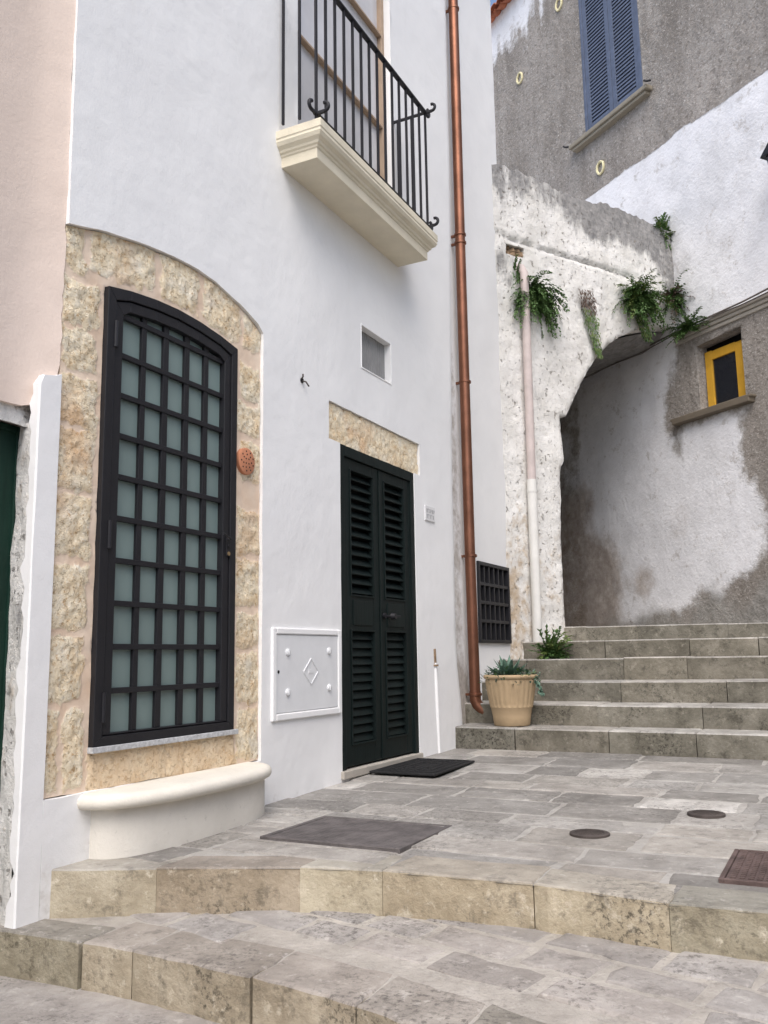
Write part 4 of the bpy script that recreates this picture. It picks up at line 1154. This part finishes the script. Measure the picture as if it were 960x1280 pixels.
bush('tuft', fA(3.15, -.05, 5.78), 0, (nA+Vector((0, 0, .6))).normalized(), 70, .26, .2, .04, 'small green tuft growing on the right end of the archway top', 'plant', G2, .7, 1.4)
bush('tuft', fA(.28, .02, 4.50), 0, nA, 12, .16, .5, .03, 'tiny green sprig sprouting at the top of the pinkish drainpipe', 'plant', G2, .4, 1.6)
bush('trailing_weed', fW(.30, .08, 4.30), 0, nW, 70, .36, .5, .04, 'straggly dark green weed on the cornice left of the yellow window', 'plant', [M['leaf'], M['leaf']], 1.3, .35)
# moss drip: dry brown above, green below
c = fA(1.46, .03, 4.40); e = tag(empty('hanging_moss', c, 0), 'hanging moss on the archway wall, dry brown above and yellow green below', 'moss')
mm = MB(); mg = MB()
for i in range(620):
    t = random.random(); z = 4.55-.85*t; half = .13*(1-t)**.45*(1 if t > .08 else .7)+.015; ctr = 1.42+.20*t
    u = ctr+random.uniform(-half, half); p = fA(u, .02+random.uniform(0, .05)*(1-t*.5), z)
    d = Vector((random.uniform(-.4, .4), random.uniform(-.4, .4), -1))+nA*random.uniform(0, .7)
    leaf(mm if t < .33+random.uniform(-.07, .07) else mg, p, d, nA, random.uniform(.035, .07), random.uniform(.012, .022), 0 if random.random() < .6 else 1)
obj('dry_moss', mm, [M['leafdry'], M['leafdry']], e, recalc=False, label='dry brown upper moss'); obj('green_moss', mg, [M['leaf2'], M['leaf']], e, recalc=False)
mg = MB()
for i in range(420):       # trail below the bushy fern
    t = random.random(); z = 4.45-.22*t-.15*t; u = 2.40+.14*t+random.uniform(-.11, .11)*(1-.4*t)
    leaf(mg, fA(u, .03+random.uniform(0, .06), z), Vector((random.uniform(-.4, .4), random.uniform(-.4, .4), -1))+nA*.4, nA, random.uniform(.03, .06), .02, random.choice((0, 1)))
e2 = tag(empty('hanging_moss', fA(2.46, .03, 4.2), 0), 'yellow green moss trailing from the bushy fern to the arch edge', 'moss'); obj('green_moss', mg, [M['leaf2'], M['leaf']], e2, recalc=False)
# weed by the drainpipe foot
bush('foot_weed', Vector((.42, 9.42, E-.03)), 0, (nA+Vector((0, 0, .5))).normalized(), 90, .32, .35, .048, 'leafy green weed at the foot of the white drainpipe behind the flower pot', 'plant', [M['leaf'], M['leaf2']], 1.0, 1.0)
# potted succulent: rosette of pointed blue-green leaves, with smaller trailing leaves
ag = tag(empty('succulent', (PX, PY, E+PZ+.41), 0), 'blue green pointed succulent growing in the ochre flower pot', 'potted plant')
m = MB()
def fleshy(mb, p, d, L, w):
    d = d.normalized(); s_ = d.cross(Vector((0, 0, 1))).normalized(); n = s_.cross(d); K = 6; rows = []
    for k in range(K+1):
        t = k/K; ww = w*(.55+.9*t if t < .4 else (1-t)**.8*1.75+.01)*.55; q = p+d*L*t+Vector((0, 0, .10*L*t*t))
        rows.append([mb.b.verts.new(q+s_*ww), mb.b.verts.new(q+n*(-ww*.35)), mb.b.verts.new(q-s_*ww), mb.b.verts.new(q+n*ww*.12)])
    for a, b in zip(rows, rows[1:]):
        for k in range(4): mb.face([a[k], a[(k+1) % 4], b[(k+1) % 4], b[k]])
cc = Vector((PX-.01, PY-.03, E+PZ+.41))
for ring, (n, el, L, w) in enumerate(((7, 75, .17, .05), (9, 52, .22, .055), (11, 30, .22, .055), (10, 12, .19, .05))):
    for k in range(n):
        a = 2*pi*k/n+ring*.37+random.uniform(-.12, .12); e_ = radians(el+random.uniform(-9, 9))
        fleshy(m, cc, Vector((cos(a)*cos(e_), sin(a)*cos(e_), sin(e_))), L*random.uniform(.85, 1.15), w)
obj('rosette', m, M['leafblue'], ag, smooth=60)
m = MB()
for i in range(420):
    a = random.uniform(0, 2*pi); r = .22*sqrt(random.random()); h = random.uniform(0, .12)*(1-r/.4)
    if random.random() < .22: r = random.uniform(.2, .27); h = random.uniform(-.06, .05)
    p = Vector((PX+r*cos(a), PY+r*sin(a), E+PZ+.42+h))
    if r > .225 and h < .03: p.x = PX+.255*cos(a); p.y = PY+.255*sin(a)
    leaf(m, p, Vector((cos(a)+random.uniform(-.6, .6), sin(a)+random.uniform(-.6, .6), random.uniform(-.1, 1))), Vector((0, 0, 1)), random.uniform(.03, .055), random.uniform(.016, .026), random.choice((0, 0, 1)))
for i in range(60):     # a spray trailing down on the right
    t = random.random(); p = Vector((PX+.23+.06*t+random.uniform(-.02, .02), PY-.02+random.uniform(-.03, .03), E+PZ+.45-.16*t))
    leaf(m, p, Vector((random.uniform(-.3, 1), random.uniform(-1, .5), -.6)), Vector((0, 0, 1)), .045, .02, 0)
obj('small_foliage', m, [M['leafblue'], M['leaf']], ag, recalc=False)

# ================================================================== LIGHT
w = bpy.data.worlds.new('World'); S.world = w; w.use_nodes = True
nt = w.node_tree; bg = nt.nodes['Background']
sk = nt.nodes.new('ShaderNodeTexSky'); sk.sky_type = 'NISHITA'; sk.sun_disc = False
EL, AZ = radians(54), radians(156)      # sun azimuth measured clockwise from +Y
sk.sun_elevation = EL; sk.sun_rotation = AZ; sk.dust_density = 3.0; sk.ozone_density = 1.0; sk.air_density = 1.0
nt.links.new(sk.outputs[0], bg.inputs[0]); bg.inputs[1].default_value = .13
ld = bpy.data.lights.new('sun', 'SUN'); ld.energy = 1.35; ld.angle = radians(50); ld.color = (1, .98, .95)
lo = bpy.data.objects.new('sun', ld); COL.objects.link(lo)
dirv = Vector((sin(AZ)*cos(EL), cos(AZ)*cos(EL), sin(EL)))
lo.rotation_euler = dirv.to_track_quat('Z', 'Y').to_euler(); lo.location = (3, -3, 20)
S.view_settings.view_transform = 'Standard'; S.view_settings.look = 'None'; S.view_settings.gamma = 1.0; S.view_settings.exposure = 0.96
S.view_settings.use_curve_mapping = False
S.cycles.max_bounces = 8; S.cycles.diffuse_bounces = 5
